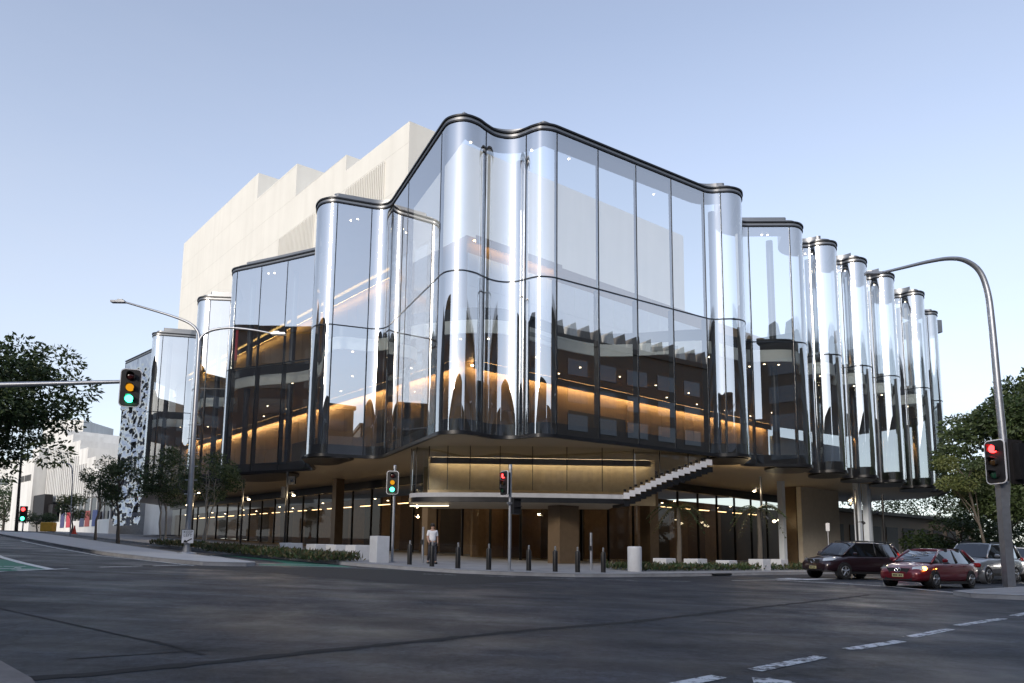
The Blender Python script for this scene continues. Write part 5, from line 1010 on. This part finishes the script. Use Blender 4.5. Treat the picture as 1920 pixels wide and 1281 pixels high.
HATCH = dict(L=4.45, W=1.76, H=1.46, belt=.93, lamp_z=.68, tail_z=.86, grille=(.60, .42, .10), plate_z=.44, wf=1.33, wr=-1.30, wr_=.315, wing=True, lw=.93,
    body=[(-2.225, .62, .38, .66, .74), (-2.17, .84, .30, .80, .90), (-2.0, .93, .22, .90, .98), (-1.3, .99, .19, .92, .98), (-.4, 1.0, .18, .91, .95), (.6, 1.0, .18, .90, .95), (1.2, .99, .20, .84, .93), (1.7, .96, .22, .74, .84), (2.0, .90, .24, .64, .74), (2.15, .80, .26, .58, .66), (2.225, .60, .32, .52, .58)],
    cabin=((1.22, .93, .80), (.38, 1.37, .63), (-1.35, 1.38, .61), (-2.02, 1.0, .72)))
WAGON = dict(L=4.85, W=1.9, H=1.86, belt=1.16, lamp_z=.92, tail_z=1.1, grille=(.82, .34, .13), plate_z=.56, wf=1.45, wr=-1.35, wr_=.39, suv=True, flare=True, rails=True, spare=True, lw=.95, cp=.05,
    body=[(-2.425, .82, .50, .95, 1.12), (-2.38, .93, .42, 1.10, 1.16), (-2.2, .97, .38, 1.14, 1.18), (-1.3, 1.0, .36, 1.15, 1.18), (-.3, 1.0, .35, 1.15, 1.18), (.7, 1.0, .35, 1.14, 1.17), (1.1, 1.0, .37, 1.08, 1.16), (1.7, .98, .40, 1.0, 1.10), (2.1, .95, .42, .92, 1.04), (2.34, .86, .44, .80, .94), (2.425, .70, .50, .72, .82)],
    cabin=((1.18, 1.16, .84), (.52, 1.74, .72), (-2.02, 1.74, .72), (-2.34, 1.16, .82)))
CROSS = dict(L=4.75, W=1.9, H=1.72, belt=1.08, lamp_z=.86, tail_z=1.0, grille=(.74, .36, .13), plate_z=.50, wf=1.42, wr=-1.40, wr_=.37, suv=True, rails=True, lw=.94, cp=.08,
    body=[(-2.375, .74, .46, .86, 1.0), (-2.3, .90, .38, 1.0, 1.08), (-2.1, .96, .32, 1.06, 1.12), (-1.3, 1.0, .28, 1.07, 1.12), (-.3, 1.0, .27, 1.06, 1.10), (.7, 1.0, .27, 1.05, 1.09), (1.15, .99, .29, .99, 1.07), (1.7, .97, .31, .90, .99), (2.1, .92, .33, .81, .91), (2.3, .82, .36, .70, .80), (2.375, .64, .42, .62, .70)],
    cabin=((1.32, 1.08, .80), (.50, 1.63, .68), (-1.85, 1.62, .64), (-2.28, 1.12, .74)))
P_red = carpaint('dark_red_paint', (.16, .012, .02)); P_sil = carpaint('silver_paint', (.36, .37, .39), .7); P_wh = carpaint('white_paint', (.62, .62, .63), .1); P_dk = carpaint('dark_maroon_paint', (.022, .008, .012), .3); P_gr = carpaint('dark_grey_paint', (.05, .052, .06), .4)
gc = lambda x, y: (x, y, G(x, y) + .012)
# right street queue
car('hatchback', 'dark red hatchback with its indicator lit, first in the right-hand queue', gc(15.9, 27.2), R(213), HATCH, P_red, 'amber')
car('station_wagon', 'silver four-wheel drive waiting behind the red hatchback', gc(21.9, 33.4), R(214), WAGON, P_sil)
car('white_car', 'white car with lit headlamps behind the silver four-wheel drive', gc(26.4, 37.3), R(217), CROSS, P_wh, 'head')
car('grey_car', 'grey car partly out of frame behind the right lamp post', gc(27.8, 33.9), R(217), CROSS, P_gr, 'head')
# the car that left the streaks, standing still
car('turning_car', 'dark maroon sport utility vehicle turning left, tail lamps lit', gc(16.0, 33.6), R(202), CROSS, P_dk, None, True)

# ------------------------------------------------------------------ concrete arts building up the left street
u = Vector((-0.74, 0.67)).normalized(); nn_ = Vector((-u.y, u.x)) * 1.0
if nn_.y > 0: nn_ = -nn_
K0 = Vector((-58.0, 104.0)); KP = lambda s, d=0.0: K0 + u * s + nn_ * d
zgk = G(-60, 100)
cb = thing('concrete_arts_building', (K0.x, K0.y, zgk), 'pale stepped concrete building with vertical fins up the left street', 'building')
def kbox(s0, s1, d0, d1, z0, z1, name, m, parent=cb):
    b = MB(); b.prism([tuple(KP(s0, d1)), tuple(KP(s1, d1)), tuple(KP(s1, d0)), tuple(KP(s0, d0))], z0, z1); return b.build(name, m, parent)
terr = [(0, 9.5, 13.6), (9.5, 13.5, 15.6), (13.5, 17.5, 17.4), (17.5, 21.5, 19.0), (21.5, 25.5, 20.4), (25.5, 34, 21.6)]
for s0, s1, h in terr:
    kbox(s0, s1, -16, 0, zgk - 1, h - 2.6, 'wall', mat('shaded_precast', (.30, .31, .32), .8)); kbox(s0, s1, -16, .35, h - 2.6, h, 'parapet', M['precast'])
    k = s0
    while k < s1 - .1:
        kbox(k + .1, k + .5, 0, .55, 9.2, h - 2.6, 'fin', M['precast']); k += .95
for z in (12.0, 15.0): kbox(max(0, (z - 11.5) * 4), 34, 0, .2, z, z + .12, 'floor_band', mat('joint_dark', (.05, .05, .05), .8))
kbox(0, 26, .02, .5, 5.6, 9.0, 'glass_band', mat('dark_window', (.03, .035, .045), .1, .2))
for k in range(9): kbox(.6 + k * 2.9, .85 + k * 2.9, .5, .62, 5.6, 9.0, 'window_post', M['precast'])
kbox(-2, 27, .0, 1.5, zgk - 1, 5.5, 'base_wall', M['precast'])
kbox(34, 47, -14, 2.5, zgk - 1, 17.2, 'sign_wall', M['precast']); kbox(36, 40, -12, 1.5, 17.2, 19.4, 'roof_block', M['precast'])
kbox(27.2, 33.8, 1.0, 2.2, 6.0, 10.4, 'dark_box_window', M['sign_black']); kbox(24.5, 27, .9, 1.6, 6.5, 8.6, 'dark_box_window', M['sign_black'])
for k, wd in enumerate((.5, .42, .3, .5, .45, .12, .5, .45, .3, .5, .4)): kbox(35.4 + k * .72, 35.4 + k * .72 + wd, 2.5, 2.6, 13.2, 14.3, 'wall_lettering', mat('sign_letter', (.10, .10, .10), .7))
kbox(-6, 9, -24, -4, zgk, 25.6, 'tower_block', M['precast'])
for k, (s, c_) in enumerate(((3, (.05, .08, .25)), (6.2, (.35, .06, .05)), (8.6, (.04, .05, .12)), (15, (.5, .04, .06)), (18, (.05, .05, .15)))): kbox(s, s + 2.0, 1.5, 1.56, zgk + 1.2, zgk + 3.6, 'poster_panel', mat('poster', c_, .5))
t = thing('grey_block', (-110, 165, G(-110, 165)), 'grey flat block far behind the left street trees', 'building')
b = MB(); b.box((-112, 165, 10), (26, 12, 22)); b.build('wall', M['precast'], t); b = MB(); b.box((-101, 163, 14.5), (9, 12, 31)); b.build('stair_tower', M['precast'], t)
for k in range(6): b = MB(); b.box((-121 + k * 3.2, 158.98, 16), (2, .1, 1.4)); b.build('window', mat('far_window', (.1, .12, .14), .2), t)
# ------------------------------------------------------------------ buildings across the streets (seen in the glass), plus added horizon blockers
def slabbuilding(name, label, c, size, rz, h, wallc, nx, nz_, roof=None, z0=2.0, wm=None):
    t = thing(name, (c[0], c[1], G(*c) - .3), label, 'building', rz=rz); sx, sy = size
    b = MB(); b.box((0, 0, h / 2), (sx, sy, h)); b.build('wall', mat(name + '_wall', wallc, .85, var=.12, scale=.5, dirt=.2), t, world=False)
    wm = wm or mat(name + '_window', (.05, .06, .075), .12, .1); b = MB(); b.box((0, 0, 0), (sx / nx * .62, .16, (h - z0 - 1.5) / nz_ * .58)); first = b.build('window', wm, t, world=False); fl = True
    for s in (-1, 1):
        for i in range(nx):
            for j in range(nz_):
                loc = (-sx / 2 + sx / nx * (i + .5), s * (sy / 2 + .02), z0 + (h - z0 - 1.5) / nz_ * (j + .5))
                if fl: first.location = loc; fl = False
                else: obj_like('window', first, t, loc)
    b = MB(); b.box((0, 0, h + .35), (sx + .6, sy + .6, .7)); b.build('parapet', mat(name + '_parapet', tuple(v * .8 for v in wallc), .8), t, world=False)
    if roof: b = MB(); b.add([(-sx / 2 - .5, -sy / 2 - .5, h + .7), (sx / 2 + .5, -sy / 2 - .5, h + .7), (sx / 2 + .5, sy / 2 + .5, h + .7), (-sx / 2 - .5, sy / 2 + .5, h + .7), (-sx / 4, 0, h + roof), (sx / 4, 0, h + roof)], [(0, 1, 5, 4), (1, 2, 5), (2, 3, 4, 5), (3, 0, 4), (3, 2, 1, 0)]); b.build('roof', mat(name + '_roof', (.10, .095, .09), .7), t, world=False)
    return t
ab = slabbuilding('apartment_block', 'dark saw-tooth roofed block across the right street, mirrored in the glass', (79.1, 26.4), (110, 16), R(32.7), 28, (.06, .05, .042), 22, 7)
for k in range(38):
    b = MB(); b.add([(0, -.7, 0), (1.3, -.7, 0), (1.3, .7, 0), (0, .7, 0), (.2, -.7, 1.5), (1.0, -.7, 1.9), (1.0, .7, 1.9), (.2, .7, 1.5)], [(3, 2, 1, 0), (4, 5, 6, 7), (0, 1, 5, 4), (1, 2, 6, 5), (2, 3, 7, 6), (3, 0, 4, 7)])
    o = b.build('roof_tooth', mat('roof_tooth_metal', (.12, .11, .10) if k % 3 else (.5, .5, .48), .6), ab, world=False); o.location = (-54 + k * 2.1, 7.4, 28.7)
slabbuilding('corner_hotel', 'hip-roofed hotel behind the camera, mirrored in the glass', (24, -30), (26, 16), R(25), 16.5, (.13, .11, .09), 8, 4, 5.5)
slabbuilding('corner_office', 'grey corner office across the left street, mirrored in the glass', (-40.4, 19.4), (26.8, 18), R(131), 22.5, (.05, .05, .055), 7, 7)
slabbuilding('office_tower', 'taller grey office tower up the left street, mirrored in the glass', (-65.5, 47.9), (46, 18), R(131), 24.5, (.05, .05, .055), 11, 7)
slabbuilding('horizon_block_row', 'unseen dark row added behind the camera to darken the left bays and shade the road', (-24, -41), (104, 14), R(3), 26, (.06, .055, .05), 16, 7)  # added block: hides bright horizon sky from the glass, shades the road
slabbuilding('horizon_block_right', 'unseen long grey block added behind the camera to the right to keep low reflections dark', (66, -40), (60, 14), R(20), 27, (.07, .07, .07), 12, 6)  # added out of view so the low glass mirrors no bright horizon
t = thing('garden_pavilion', (40, 74, G(40, 74)), 'low brown pavilion in the shade behind the right columns', 'building', rz=R(38)); b = MB(); b.box((0, 0, 2.3), (34, 3, 4.8)); b.build('wall', M['brown_wall'], t, world=False); b = MB(); b.box((0, 0, 4.85), (35, 4.4, .3)); b.build('roof', M['black'], t, world=False)
for k in range(9): b = MB(); b.box((-15 + k * 3.6, -1.52, 2.2), (2.4, .08, 2.8)); b.build('window', M['dark_room'], t, world=False)
